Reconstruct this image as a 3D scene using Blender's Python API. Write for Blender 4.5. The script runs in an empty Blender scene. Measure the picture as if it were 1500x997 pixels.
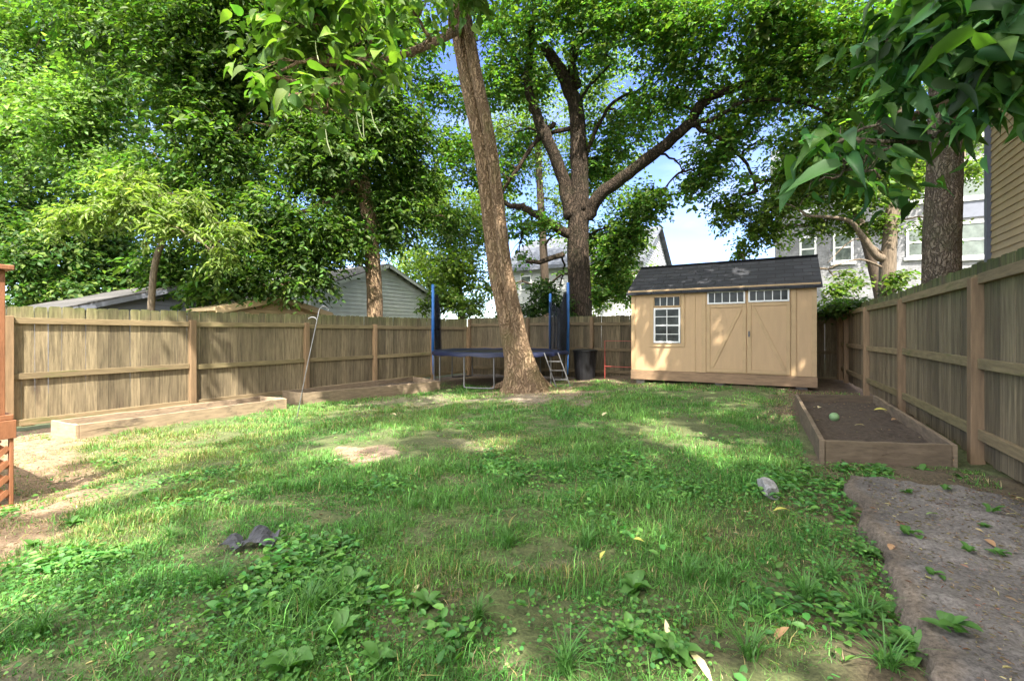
import bpy, math, random
import numpy as np
from mathutils import Vector, Matrix
R = math.radians
rng = np.random.default_rng(7); random.seed(7)
SC = bpy.context.scene; COL = SC.collection
# ------------------------------------------------------------------ camera
F = 670.0; CX, HY = 750.0, 489.0; CH = 1.12; A = R(30.2); SA, CA = math.sin(A), math.cos(A)
cam = bpy.data.objects.new('camera', bpy.data.cameras.new('camera')); COL.objects.link(cam)
cam.data.sensor_width = 36; cam.data.lens = 36 * F / 1500; cam.data.shift_y = -(498.5 - HY) / 1500
cam.data.clip_start = .05; cam.data.clip_end = 2000
cam.location = (0, 0, CH); cam.rotation_euler = (R(90), 0, A); SC.camera = cam
# ------------------------------------------------------------------ sky and sun
ELEV = R(55); sh = Vector((.57, -.82)).normalized()
sdir = Vector((sh.x * math.cos(ELEV), sh.y * math.cos(ELEV), math.sin(ELEV)))
W = bpy.data.worlds.new('World'); SC.world = W; W.use_nodes = True
nt = W.node_tree; bg = nt.nodes['Background']
sky = nt.nodes.new('ShaderNodeTexSky'); sky.sky_type = 'NISHITA'; sky.sun_disc = False
sky.sun_elevation = ELEV; sky.sun_rotation = math.atan2(sdir.x, sdir.y)
sky.air_density = 1.0; sky.dust_density = .0; sky.ozone_density = 3.0; sky.altitude = 800
tc = nt.nodes.new('ShaderNodeTexCoord'); mp = nt.nodes.new('ShaderNodeMapping'); mp.inputs['Scale'].default_value = (1, 1, 2.6)
nz = nt.nodes.new('ShaderNodeTexNoise'); nz.inputs['Scale'].default_value = 2.3; nz.inputs['Detail'].default_value = 7; nz.inputs['Roughness'].default_value = .55
cr = nt.nodes.new('ShaderNodeValToRGB'); cr.color_ramp.elements[0].position = .52; cr.color_ramp.elements[1].position = .85
mx = nt.nodes.new('ShaderNodeMixRGB'); mx.inputs[2].default_value = (2.2, 2.5, 3.1, 1)
nt.links.new(tc.outputs['Generated'], mp.inputs[0]); nt.links.new(mp.outputs[0], nz.inputs['Vector'])
nt.links.new(nz.outputs['Fac'], cr.inputs[0]); nt.links.new(cr.outputs[0], mx.inputs[0]); hs = nt.nodes.new('ShaderNodeHueSaturation'); hs.inputs['Saturation'].default_value = 1.12; hs.inputs['Value'].default_value = .74; hs.inputs['Hue'].default_value = .522; nt.links.new(sky.outputs[0], hs.inputs['Color']); nt.links.new(hs.outputs[0], mx.inputs[1])
sp = nt.nodes.new('ShaderNodeVectorMath'); sp.operation = 'DOT_PRODUCT'; sp.inputs[1].default_value = tuple(sdir)
mr = nt.nodes.new('ShaderNodeMapRange'); mr.inputs['From Min'].default_value = .25; mr.inputs['From Max'].default_value = .75; mr.inputs['To Max'].default_value = .95
nt.links.new(tc.outputs['Generated'], sp.inputs[0]); nt.links.new(sp.outputs['Value'], mr.inputs['Value'])
cr2 = nt.nodes.new('ShaderNodeValToRGB'); cr2.color_ramp.elements[0].position = .34; cr2.color_ramp.elements[1].position = .5; nt.links.new(nz.outputs['Fac'], cr2.inputs[0])
mu = nt.nodes.new('ShaderNodeMath'); mu.operation = 'MULTIPLY'; nt.links.new(mr.outputs[0], mu.inputs[0]); nt.links.new(cr2.outputs[0], mu.inputs[1])
mx2 = nt.nodes.new('ShaderNodeMixRGB'); mx2.inputs[2].default_value = (11.0, 10.6, 9.8, 1); nt.links.new(mu.outputs[0], mx2.inputs[0]); nt.links.new(mx.outputs[0], mx2.inputs[1])  # bright unseen cloud added around the sun to lift the ambient light
nt.links.new(mx2.outputs[0], bg.inputs[0]); bg.inputs[1].default_value = .15
sun = bpy.data.objects.new('sun', bpy.data.lights.new('sun', 'SUN')); COL.objects.link(sun)
sun.data.energy = 3.6; sun.data.angle = R(.5); sun.data.color = (1, .94, .84)
sun.rotation_euler = sdir.to_track_quat('Z', 'Y').to_euler(); sun.location = (0, 0, 30)
vs = SC.view_settings; vs.view_transform = 'Standard'; vs.look = 'None'; vs.gamma = 1; vs.use_curve_mapping = False
vs.exposure = 2.2
SC.cycles.max_bounces = 8; SC.cycles.diffuse_bounces = 4; SC.cycles.transmission_bounces = 4
# ------------------------------------------------------------------ yard frame: x across the yard, y along the side fences
def cam2w(X, Y): return (X * CA - Y * SA, X * SA + Y * CA)
def proj(x, y, z):
    X = x * CA + y * SA; Y = -x * SA + y * CA
    Ys = np.where(np.abs(Y) < 1e-3, 1e-3, Y); return CX + F * X / Ys, HY - F * (z - CH) / Ys, Y
def sstep(a, b, x): t = np.clip((x - a) / (b - a), 0, 1); return t * t * (3 - 2 * t)
def gz(x, y=0): return -.30 * sstep(1.5, 7.5, -np.asarray(x, float)) - .012 * np.clip(np.hypot(x, y) - 22, 0, 60)
def P(px, py, d):
    X = (px - CX) / F * d; x, y = cam2w(X, d); return Vector((x, y, CH - (py - HY) / F * d))
def G(px, py):
    z = 0.
    for _ in range(12):
        d = F * (CH - z) / (py - HY); x, y = cam2w((px - CX) / F * d, d); z = float(gz(x, y))
    return Vector((x, y, z))
# ------------------------------------------------------------------ noise (numpy)
class Nz:
    def __init__(s, f, dim=3, seed=0, n=14):
        r = np.random.default_rng(seed); k = r.normal(size=(n, dim)); k /= np.linalg.norm(k, axis=1)[:, None]
        s.k = k * f * r.uniform(.6, 1.7, (n, 1)) * 2 * math.pi; s.p = r.uniform(0, 6.28, n); s.n = n
    def __call__(s, *c):
        p = np.stack([np.asarray(q, float) for q in c], -1); return np.sin(p @ s.k.T + s.p).sum(-1) / math.sqrt(s.n / 2)
# ------------------------------------------------------------------ materials
def newmat(name):
    m = bpy.data.materials.new(name); m.use_nodes = True; return m, m.node_tree, m.node_tree.nodes['Principled BSDF']
def N(t, ty, **kw):
    n = t.nodes.new(ty)
    for k, v in kw.items():
        if k in n.inputs: n.inputs[k].default_value = v
        else: setattr(n, k, v)
    return n
def mat(name, c, rough=.6, metal=0, var=.15, scale=6, stretch=(1, 1, 1), bump=.1, bscale=40, attr=False, stain=None, spec=.4, coord='Object'):
    m, t, b = newmat(name); L = t.links.new
    tc = N(t, 'ShaderNodeTexCoord'); mp = N(t, 'ShaderNodeMapping'); mp.inputs['Scale'].default_value = stretch; L(tc.outputs[coord], mp.inputs[0])
    n1 = N(t, 'ShaderNodeTexNoise', Scale=scale, Detail=6, Roughness=.65); L(mp.outputs[0], n1.inputs['Vector'])
    r = N(t, 'ShaderNodeValToRGB'); e = r.color_ramp.elements; e[0].position = .3; e[1].position = .7
    e[0].color = (*[x * (1 - var) for x in c], 1); e[1].color = (*[min(1, x * (1 + var)) for x in c], 1)
    L(n1.outputs['Fac'], r.inputs[0]); out = r.outputs[0]
    if attr:
        a = N(t, 'ShaderNodeAttribute', attribute_name='Col'); q = N(t, 'ShaderNodeMixRGB', blend_type='MULTIPLY'); q.inputs[0].default_value = 1
        L(out, q.inputs[1]); L(a.outputs['Color'], q.inputs[2]); out = q.outputs[0]
    if stain:
        sc, thr, colr, st = stain; n3 = N(t, 'ShaderNodeTexNoise', Scale=sc, Detail=5, Roughness=.7); mp2 = N(t, 'ShaderNodeMapping'); mp2.inputs['Scale'].default_value = st
        L(tc.outputs[coord], mp2.inputs[0]); L(mp2.outputs[0], n3.inputs['Vector'])
        r3 = N(t, 'ShaderNodeValToRGB'); r3.color_ramp.elements[0].position = thr; r3.color_ramp.elements[1].position = thr + .16
        L(n3.outputs['Fac'], r3.inputs[0]); q = N(t, 'ShaderNodeMixRGB'); L(r3.outputs[0], q.inputs[0]); L(out, q.inputs[1]); q.inputs[2].default_value = (*colr, 1); out = q.outputs[0]
    L(out, b.inputs['Base Color']); b.inputs['Roughness'].default_value = rough; b.inputs['Metallic'].default_value = metal; b.inputs['Specular IOR Level'].default_value = spec
    if bump:
        n2 = N(t, 'ShaderNodeTexNoise', Scale=bscale, Detail=5, Roughness=.7); L(mp.outputs[0], n2.inputs['Vector'])
        bp = N(t, 'ShaderNodeBump', Strength=min(1, bump * 4), Distance=.02 * bump * 4); L(n2.outputs['Fac'], bp.inputs['Height']); L(bp.outputs[0], b.inputs['Normal'])
    return m
def barkmat(name, c, dark, sx=16, sz=3.2, depth=.03, moss=None):
    m, t, b = newmat(name); L = t.links.new
    tc = N(t, 'ShaderNodeTexCoord'); n0 = N(t, 'ShaderNodeTexNoise', Scale=3.5, Detail=4, Roughness=.6); L(tc.outputs['Object'], n0.inputs['Vector'])
    ad = N(t, 'ShaderNodeMixRGB', blend_type='ADD'); ad.inputs[0].default_value = .34; L(tc.outputs['Object'], ad.inputs[1]); L(n0.outputs['Color'], ad.inputs[2])
    mp = N(t, 'ShaderNodeMapping'); mp.inputs['Scale'].default_value = (sx, sx, sz); L(ad.outputs[0], mp.inputs[0])
    v = N(t, 'ShaderNodeTexVoronoi', feature='DISTANCE_TO_EDGE', Scale=1.0); L(mp.outputs[0], v.inputs['Vector'])
    r1 = N(t, 'ShaderNodeValToRGB'); r1.color_ramp.elements[0].position = .0; r1.color_ramp.elements[1].position = .22; L(v.outputs['Distance'], r1.inputs[0])
    mp2 = N(t, 'ShaderNodeMapping'); mp2.inputs['Scale'].default_value = (30, 30, 9); L(tc.outputs['Object'], mp2.inputs[0]); n1 = N(t, 'ShaderNodeTexNoise', Scale=1, Detail=6, Roughness=.75); L(mp2.outputs[0], n1.inputs['Vector'])
    rc = N(t, 'ShaderNodeValToRGB'); rc.color_ramp.elements[0].position = .25; rc.color_ramp.elements[1].position = .75; rc.color_ramp.elements[0].color = (*[q * .6 for q in c], 1); rc.color_ramp.elements[1].color = (*[q * 1.45 for q in c], 1); L(n1.outputs['Fac'], rc.inputs[0])
    q = N(t, 'ShaderNodeMixRGB'); L(r1.outputs[0], q.inputs[0]); q.inputs[1].default_value = (*dark, 1); L(rc.outputs[0], q.inputs[2]); out = q.outputs[0]
    n3 = N(t, 'ShaderNodeTexNoise', Scale=1.3, Detail=5, Roughness=.7); L(tc.outputs['Object'], n3.inputs['Vector']); r3 = N(t, 'ShaderNodeValToRGB'); r3.color_ramp.elements[0].position = .5; r3.color_ramp.elements[1].position = .72; r3.color_ramp.elements[1].color = (.6, .6, .6, 1); L(n3.outputs['Fac'], r3.inputs[0])
    q3 = N(t, 'ShaderNodeMixRGB'); L(r3.outputs[0], q3.inputs[0]); L(out, q3.inputs[1]); q3.inputs[2].default_value = (*(moss or (c[0] * .55, c[1] * .75, c[2] * .5)), 1); L(q3.outputs[0], b.inputs['Base Color'])
    b.inputs['Roughness'].default_value = .92; b.inputs['Specular IOR Level'].default_value = .2
    mm = N(t, 'ShaderNodeMath', operation='MULTIPLY_ADD'); L(r1.outputs[0], mm.inputs[0]); mm.inputs[1].default_value = 1; L(n1.outputs['Fac'], mm.inputs[2])
    bp = N(t, 'ShaderNodeBump', Strength=1, Distance=depth); L(mm.outputs[0], bp.inputs['Height']); L(bp.outputs[0], b.inputs['Normal']); return m
def leafmat(name, trans=.42, rough=.5, tint=(1.2, 1.4, .5)):
    m, t, b = newmat(name); L = t.links.new
    a = N(t, 'ShaderNodeAttribute', attribute_name='Col'); L(a.outputs['Color'], b.inputs['Base Color']); b.inputs['Roughness'].default_value = rough; b.inputs['Specular IOR Level'].default_value = .35
    tr = N(t, 'ShaderNodeBsdfTranslucent'); q = N(t, 'ShaderNodeMixRGB', blend_type='MULTIPLY'); q.inputs[0].default_value = 1; q.inputs[2].default_value = (*tint, 1)
    L(a.outputs['Color'], q.inputs[1]); L(q.outputs[0], tr.inputs[0]); ms = N(t, 'ShaderNodeMixShader'); ms.inputs[0].default_value = trans
    L(b.outputs[0], ms.inputs[1]); L(tr.outputs[0], ms.inputs[2]); L(ms.outputs[0], t.nodes['Material Output'].inputs[0]); return m
def bricks(name, c1, c2, mortar, sx, w, h, ax='xz', rough=.8, bumpd=.01, msize=.01, dark=None):
    m, t, b = newmat(name); L = t.links.new
    tc = N(t, 'ShaderNodeTexCoord'); s = N(t, 'ShaderNodeSeparateXYZ'); c = N(t, 'ShaderNodeCombineXYZ'); L(tc.outputs['Object'], s.inputs[0])
    L(s.outputs[ax[0].upper()], c.inputs[0]); L(s.outputs[ax[1].upper()], c.inputs[1])
    k = N(t, 'ShaderNodeTexBrick', Scale=sx); k.inputs['Color1'].default_value = (*c1, 1); k.inputs['Color2'].default_value = (*c2, 1); k.inputs['Mortar'].default_value = (*mortar, 1)
    k.inputs['Brick Width'].default_value = w; k.inputs['Row Height'].default_value = h; k.inputs['Mortar Size'].default_value = msize; L(c.outputs[0], k.inputs['Vector'])
    n = N(t, 'ShaderNodeTexNoise', Scale=3, Detail=6, Roughness=.7); L(tc.outputs['Object'], n.inputs['Vector'])
    r = N(t, 'ShaderNodeValToRGB'); r.color_ramp.elements[0].color = (.6, .6, .6, 1); r.color_ramp.elements[1].color = (1.25, 1.25, 1.25, 1); r.color_ramp.elements[0].position = .3; r.color_ramp.elements[1].position = .7
    L(n.outputs['Fac'], r.inputs[0]); q = N(t, 'ShaderNodeMixRGB', blend_type='MULTIPLY'); q.inputs[0].default_value = 1; L(k.outputs['Color'], q.inputs[1]); L(r.outputs[0], q.inputs[2])
    L(q.outputs[0], b.inputs['Base Color']); b.inputs['Roughness'].default_value = rough
    bp = N(t, 'ShaderNodeBump', Strength=.7, Distance=bumpd); bp.invert = True; L(k.outputs['Fac'], bp.inputs['Height']); L(bp.outputs[0], b.inputs['Normal']); return m
M = {}
ALG = (.115, .13, .035)
M['board'] = mat('weathered_cedar_board', (.215, .168, .10), .8, var=.48, scale=3.5, stretch=(9, 9, .7), bump=.2, bscale=22, attr=True, stain=(1.1, .57, (.12, .085, .055), (4, 4, .8)))
M['rail'] = mat('weathered_rail', (.245, .18, .10), .8, var=.3, scale=4, stretch=(9, 1, 9), bump=.12, bscale=18, attr=True, stain=(2, .56, ALG, (2, .6, 4)))
M['railx'] = mat('weathered_rail_back', (.24, .175, .10), .8, var=.3, scale=4, stretch=(1, 9, 9), bump=.12, bscale=18, attr=True)
M['post'] = mat('cedar_post', (.265, .175, .095), .75, var=.25, scale=4, stretch=(8, 8, .8), bump=.1, bscale=20, attr=True, stain=(2.4, .62, (.17, .10, .05), (2, 2, 1)))
M['bed'] = mat('grey_brown_bed_board', (.29, .215, .14), .85, var=.3, scale=4, stretch=(1.3, 1.3, 7), bump=.12, bscale=20, attr=True, stain=(1.6, .54, (.12, .09, .065), (1.5, 1.5, 3)))
M['barkA'] = barkmat('furrowed_brown_bark', (.34, .235, .145), (.17, .11, .065), 15, 1.3, .035)
M['barkB'] = barkmat('furrowed_grey_bark', (.26, .205, .15), (.12, .09, .065), 22, 2.2, .03)
M['barkC'] = barkmat('dark_maple_bark', (.075, .054, .038), (.026, .02, .014), 12, 1.6, .04)
M['soil'] = mat('dark_garden_soil', (.085, .062, .045), .95, var=.5, scale=20, bump=.25, bscale=45)
M['bark'] = mat('brown_furrowed_bark', (.25, .165, .095), .9, var=.6, scale=4, stretch=(5, 5, .7), bump=.6, bscale=7, stain=(1.4, .6, (.11, .10, .045), (1, 1, .6)))
M['barkdark'] = mat('dark_bark', (.06, .042, .028), .9, var=.5, scale=5, stretch=(4, 4, .9), bump=.25, bscale=9)
M['barkgrey'] = mat('grey_brown_bark', (.19, .145, .10), .9, var=.5, scale=6, stretch=(5, 5, .8), bump=.6, bscale=7)
M['leaf'] = leafmat('tree_leaf', .5); M['bigleaf'] = leafmat('broad_leaf', .5, .5); M['grass'] = leafmat('grass_blade', .3, .5, (1.3, 1.25, .5)); M['weed'] = leafmat('weed_leaf', .3, .45)
M['shed'] = mat('tan_shed_siding', (.51, .345, .19), .65, var=.06, scale=2, stretch=(6, 6, .8), bump=.04, bscale=60, stain=(.9, .68, (.40, .29, .16), (2, 2, .7)))
M['trim'] = mat('tan_shed_trim', (.48, .33, .175), .6, var=.08, scale=5, bump=.04)
M['shedbase'] = mat('brown_shed_skirt', (.27, .175, .10), .7, var=.25, scale=4, stretch=(1, 5, 5), bump=.1)
M['white'] = mat('white_window_vinyl', (.78, .78, .76), .4, var=.05, bump=.02)
M['glass'] = mat('dark_window_glass', (.045, .05, .05), .12, var=.7, scale=4, bump=0, spec=.12)
M['glassm'] = mat('reflecting_glass', (.13, .155, .14), .15, var=.6, scale=1.3, bump=.01, spec=.3)
M['shingle'] = bricks('black_shingles', (.013, .015, .02), (.03, .032, .038), (.006, .006, .008), 1, .33, .10, 'xz', .85, .012)
M['groof'] = bricks('grey_shingles', (.07, .066, .062), (.11, .10, .095), (.05, .05, .05), 1, .4, .12, 'yz', .9, .012)
M['broof'] = bricks('bluegrey_shingles', (.09, .10, .125), (.12, .13, .155), (.09, .10, .12), 1, .4, .16, 'xz', .9, .012)
M['gbrick'] = bricks('grey_painted_brick', (.235, .235, .245), (.275, .275, .285), (.19, .19, .20), 1, .22, .075, 'xz', .8, .012, .008)
M['wsiding'] = mat('white_siding', (.50, .50, .50), .6, var=.07, bump=.03)
M['gsiding'] = mat('pale_grey_green_siding', (.60, .63, .58), .65, var=.12, scale=3, bump=.03, stain=(1.5, .6, (.33, .37, .33), (1, 1, 1)))
M['tsiding'] = mat('tan_lap_siding', (.50, .37, .20), .65, var=.1, scale=3, bump=.03)
M['dgsiding'] = mat('dark_grey_siding', (.16, .17, .21), .7, var=.1, bump=.03)
M['deck'] = mat('orange_brown_stain', (.27, .115, .055), .55, var=.25, scale=5, stretch=(4, 4, 1), bump=.1, bscale=25)
M['metal'] = mat('galvanised_steel', (.17, .17, .17), .5, .5, var=.15, bump=.02)
M['iron'] = mat('dark_painted_iron', (.09, .09, .095), .45, .5, var=.3, bump=.03)
M['hook'] = mat('worn_grey_iron', (.26, .26, .27), .45, .6, var=.4, scale=10, bump=.03)
M['blue'] = mat('blue_vinyl', (.03, .14, .42), .45, var=.2, bump=.05, bscale=15)
M['navy'] = mat('navy_pad', (.008, .012, .04), .5, var=.3, bump=.06, bscale=10)
M['black'] = mat('black_plastic', (.012, .012, .014), .5, var=.3, bump=.03)
M['net'] = mat('dark_netting', (.006, .009, .016), .8, var=.4, bump=.05)
M['net'].node_tree.nodes['Principled BSDF'].inputs['Alpha'].default_value = .72
M['red'] = mat('faded_red_tube', (.33, .06, .045), .5, var=.2, bump=.02)
M['stone'] = mat('rough_grey_concrete', (.33, .32, .31), .95, var=.45, scale=14, bump=.25, bscale=50)
M['fabric'] = mat('grey_weed_fabric', (.06, .06, .068), .55, var=.3, scale=12, bump=.12, bscale=60)
M['ballm'] = mat('dull_green_husk', (.22, .36, .16), .6, var=.25, scale=30, bump=.1)
M['pod'] = mat('pale_green_pod', (.42, .47, .24), .6, var=.15, bump=.02)
M['dryleaf'] = leafmat('fallen_leaf', .25, .6, (1.1, 1.05, .7))
M['conc'] = mat('pier_block', (.20, .18, .16), .95, var=.3, scale=10, bump=.2)
# ------------------------------------------------------------------ mesh helpers
class MB:
    def __init__(s): s.v = []; s.f = []; s.c = []
    def add(s, vs, fs, c=(1, 1, 1)):
        o = len(s.v); s.v += [tuple(v) for v in vs]; s.f += [tuple(i + o for i in f) for f in fs]; s.c += [c] * len(vs)
    def box(s, x0, x1, y0, y1, z0, z1, mt=None, c=(1, 1, 1)):
        vs = [Vector((x, y, z)) for z in (z0, z1) for y in (y0, y1) for x in (x0, x1)]
        if mt is not None: vs = [mt @ v for v in vs]
        s.add(vs, [(0, 2, 3, 1), (4, 5, 7, 6), (0, 1, 5, 4), (2, 6, 7, 3), (0, 4, 6, 2), (1, 3, 7, 5)], c)
    def bar(s, a, b, w, h, c=(1, 1, 1), up=(0, 0, 1)):
        a = Vector(a); b = Vector(b); d = (b - a); L = d.length; d.normalize(); up = Vector(up)
        sd = d.cross(up).normalized() if abs(d.dot(up)) < .999 else Vector((1, 0, 0)); u = sd.cross(d)
        s.box(0, L, -w / 2, w / 2, -h / 2, h / 2, Matrix.Translation(a) @ Matrix((d, -sd, u)).transposed().to_4x4(), c)
    def prism(s, pts, z0, z1, c=(1, 1, 1)):
        n = len(pts); vs = [(*p, z0) for p in pts] + [(*p, z1) for p in pts]
        s.add(vs, [tuple(range(n - 1, -1, -1)), tuple(range(n, 2 * n))] + [(i, (i + 1) % n, n + (i + 1) % n, n + i) for i in range(n)], c)
    def tube(s, pts, rad, n=8, wob=0, c=(1, 1, 1), lob=0, cap=True, ridge=0):
        pts = [Vector(p) for p in pts]; m = len(pts)
        if not hasattr(rad, '__len__'): rad = [rad] * m
        t = (pts[1] - pts[0]).normalized(); u = t.orthogonal().normalized(); vs = []
        prof = [random.gauss(0, 1) for _ in range(n)]; dph = 0
        for i, p in enumerate(pts):
            dph += random.gauss(0, .25); prof = [q * .8 + random.gauss(0, .6) for q in prof] if ridge else prof
            t = (pts[min(i + 1, m - 1)] - pts[max(i - 1, 0)]).normalized(); u = (u - t * u.dot(t)).normalized(); w = t.cross(u)
            for k in range(n):
                a = 2 * math.pi * k / n; r = rad[i] * (1 + ridge * prof[k] + wob * (random.random() - .5) + lob * math.sin(3 * a + i * .25) * .5 + lob * .4 * math.sin(7 * a + i * .1))
                vs.append(p + (u * math.cos(a) + w * math.sin(a)) * r)
        fs = [(i * n + k, i * n + (k + 1) % n, (i + 1) * n + (k + 1) % n, (i + 1) * n + k) for i in range(m - 1) for k in range(n)]
        if cap: fs += [tuple(range(n - 1, -1, -1)), tuple((m - 1) * n + k for k in range(n))]
        s.add(vs, fs, c)
def org(o):
    v = Vector((0, 0, 0))
    while o: v += o.location; o = o.parent
    return v
def link(name, me, m, parent=None, loc=None):
    me.materials.append(m); o = bpy.data.objects.new(name, me); COL.objects.link(o)
    if parent: o.parent = parent
    if loc is not None: o.location = loc
    return o
def build(name, mb, m, parent=None, smooth=False, bevel=0, at=None):
    """mb is in world coordinates; the object's origin is its parent's, or `at`"""
    o3 = org(parent) if parent else Vector(at or (0, 0, 0)); me = bpy.data.meshes.new(name)
    me.from_pydata([(v[0] - o3.x, v[1] - o3.y, v[2] - o3.z) for v in mb.v], [], mb.f); me.validate()
    ca = me.color_attributes.new('Col', 'FLOAT_COLOR', 'POINT'); ca.data.foreach_set('color', np.array([(*c, 1) for c in mb.c], 'f').ravel())
    if smooth: me.polygons.foreach_set('use_smooth', [True] * len(me.polygons))
    o = link(name, me, m, parent, None if parent else o3)
    if bevel: b = o.modifiers.new('bevel', 'BEVEL'); b.width = bevel; b.segments = 2; b.limit_method = 'ANGLE'
    return o
def npmesh(name, V, faces_len, idx, C, m, parent=None, at=None, smooth=False):
    o3 = org(parent) if parent else Vector(at or (0, 0, 0)); V = V - np.array(o3)[None]
    me = bpy.data.meshes.new(name); me.vertices.add(len(V)); me.vertices.foreach_set('co', V.astype('f').ravel())
    me.loops.add(len(idx)); me.loops.foreach_set('vertex_index', idx.astype('i')); me.polygons.add(len(faces_len))
    st = np.concatenate([[0], np.cumsum(faces_len)[:-1]]); me.polygons.foreach_set('loop_start', st.astype('i')); me.polygons.foreach_set('loop_total', faces_len.astype('i'))
    me.update(calc_edges=True); ca = me.color_attributes.new('Col', 'FLOAT_COLOR', 'POINT')
    ca.data.foreach_set('color', np.concatenate([C, np.ones((len(C), 1))], 1).astype('f').ravel())
    if smooth: me.polygons.foreach_set('use_smooth', np.ones(len(faces_len), bool))
    return link(name, me, m, parent, None if parent else o3)
def tag(o, label, cat, group=None, kind=None):
    if label: o['label'] = label
    if cat: o['category'] = cat
    if group: o['group'] = group
    if kind: o['kind'] = kind
    return o
def thing(name, label, cat, loc, group=None):
    o = bpy.data.objects.new(name, None); COL.objects.link(o); o.location = loc; o.empty_display_size = .2; return tag(o, label, cat, group)
# ------------------------------------------------------------------ leaves
TPL = {  # (along, across, up) template + faces
 'diamond': (np.array([(0, 0, 0), (.45, -.5, .1), (1, 0, -.08), (.45, .5, .1)]), [(0, 1, 2), (0, 2, 3)]),
 'oval': (np.array([(0, 0, 0), (.25, -.42, .1), (.65, -.38, .07), (1, 0, -.12), (.65, .38, .07), (.25, .42, .1)]), [(0, 1, 2, 3), (0, 3, 4, 5)]),
 'heart': (np.array([(0, 0, 0), (.02, -.3, .06), (.22, -.5, .1), (.5, -.42, .07), (.8, -.17, -.04), (1.02, 0, -.14), (.8, .17, -.04), (.5, .42, .07), (.22, .5, .1), (.02, .3, .06), (.25, 0, .02), (.5, 0, .02), (.8, 0, -.07)]),
   [(0, 10, 2, 1), (10, 11, 3, 2), (11, 12, 4, 3), (12, 5, 4), (0, 9, 8, 10), (10, 8, 7, 11), (11, 7, 6, 12), (12, 6, 5)]),
 'round': (np.array([(0, 0, 0), (.15, -.45, .05), (.6, -.5, .08), (1, -.15, .02), (1, .15, .02), (.6, .5, .08), (.15, .45, .05)]), [(0, 1, 2, 3, 4, 5, 6)]),
}
def leaves(C0, D, U, L, Wd, shape, curl=1.0):
    t, fs = TPL[shape]; n = len(C0); D = D / np.linalg.norm(D, axis=1)[:, None]
    S = np.cross(D, U); S /= np.linalg.norm(S, axis=1)[:, None] + 1e-9; U2 = np.cross(S, D)
    V = C0[:, None] + D[:, None] * (t[None, :, 0:1] * L[:, None, None]) + S[:, None] * (t[None, :, 1:2] * Wd[:, None, None]) + U2[:, None] * (t[None, :, 2:3] * L[:, None, None] * curl)
    fl = np.tile([len(f) for f in fs], n); fi = np.concatenate([np.array(f) for f in fs]); idx = (np.arange(n)[:, None] * len(t) + fi[None]).ravel()
    return V.reshape(-1, 3), fl, idx, len(t)
def colvar(n, base, var, r, alt=None, altp=0):
    c = np.array(base)[None] * np.exp(r.normal(0, var, (n, 1))); c = c * (1 + r.normal(0, var * .35, (n, 3)))
    if alt is not None: k = r.random(n) < altp; c[k] = np.array(alt)[None] * np.exp(r.normal(0, var, (k.sum(), 1)))
    return np.clip(c, .004, .9)
CULL = []   # gaps in the shading crowns: (point on the ground or a wall, radius) seen along the sun's direction
def cull_init():
    for (a, b, rad) in ((1003, 640, .34), (1040, 668, .17), (782, 566, .42), (830, 573, .35), (965, 566, .2), (720, 650, .22), (300, 640, .5), (200, 680, .6), (130, 720, .55)): CULL.append((G(a, b), rad))
    for (a, b, d, rad) in ((775, 500, 10.2, .2), (745, 420, 10, .14), (730, 340, 9.9, .14), (770, 540, 10.2, .16), (712, 250, 9.8, .12), (330, 540, 8.6, .2), (260, 500, 8, .2), (190, 540, 7.4, .2), (965, 540, 10.8, .1), (325, 500, 8.8, .12)): CULL.append((P(a, b, d), rad))
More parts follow.
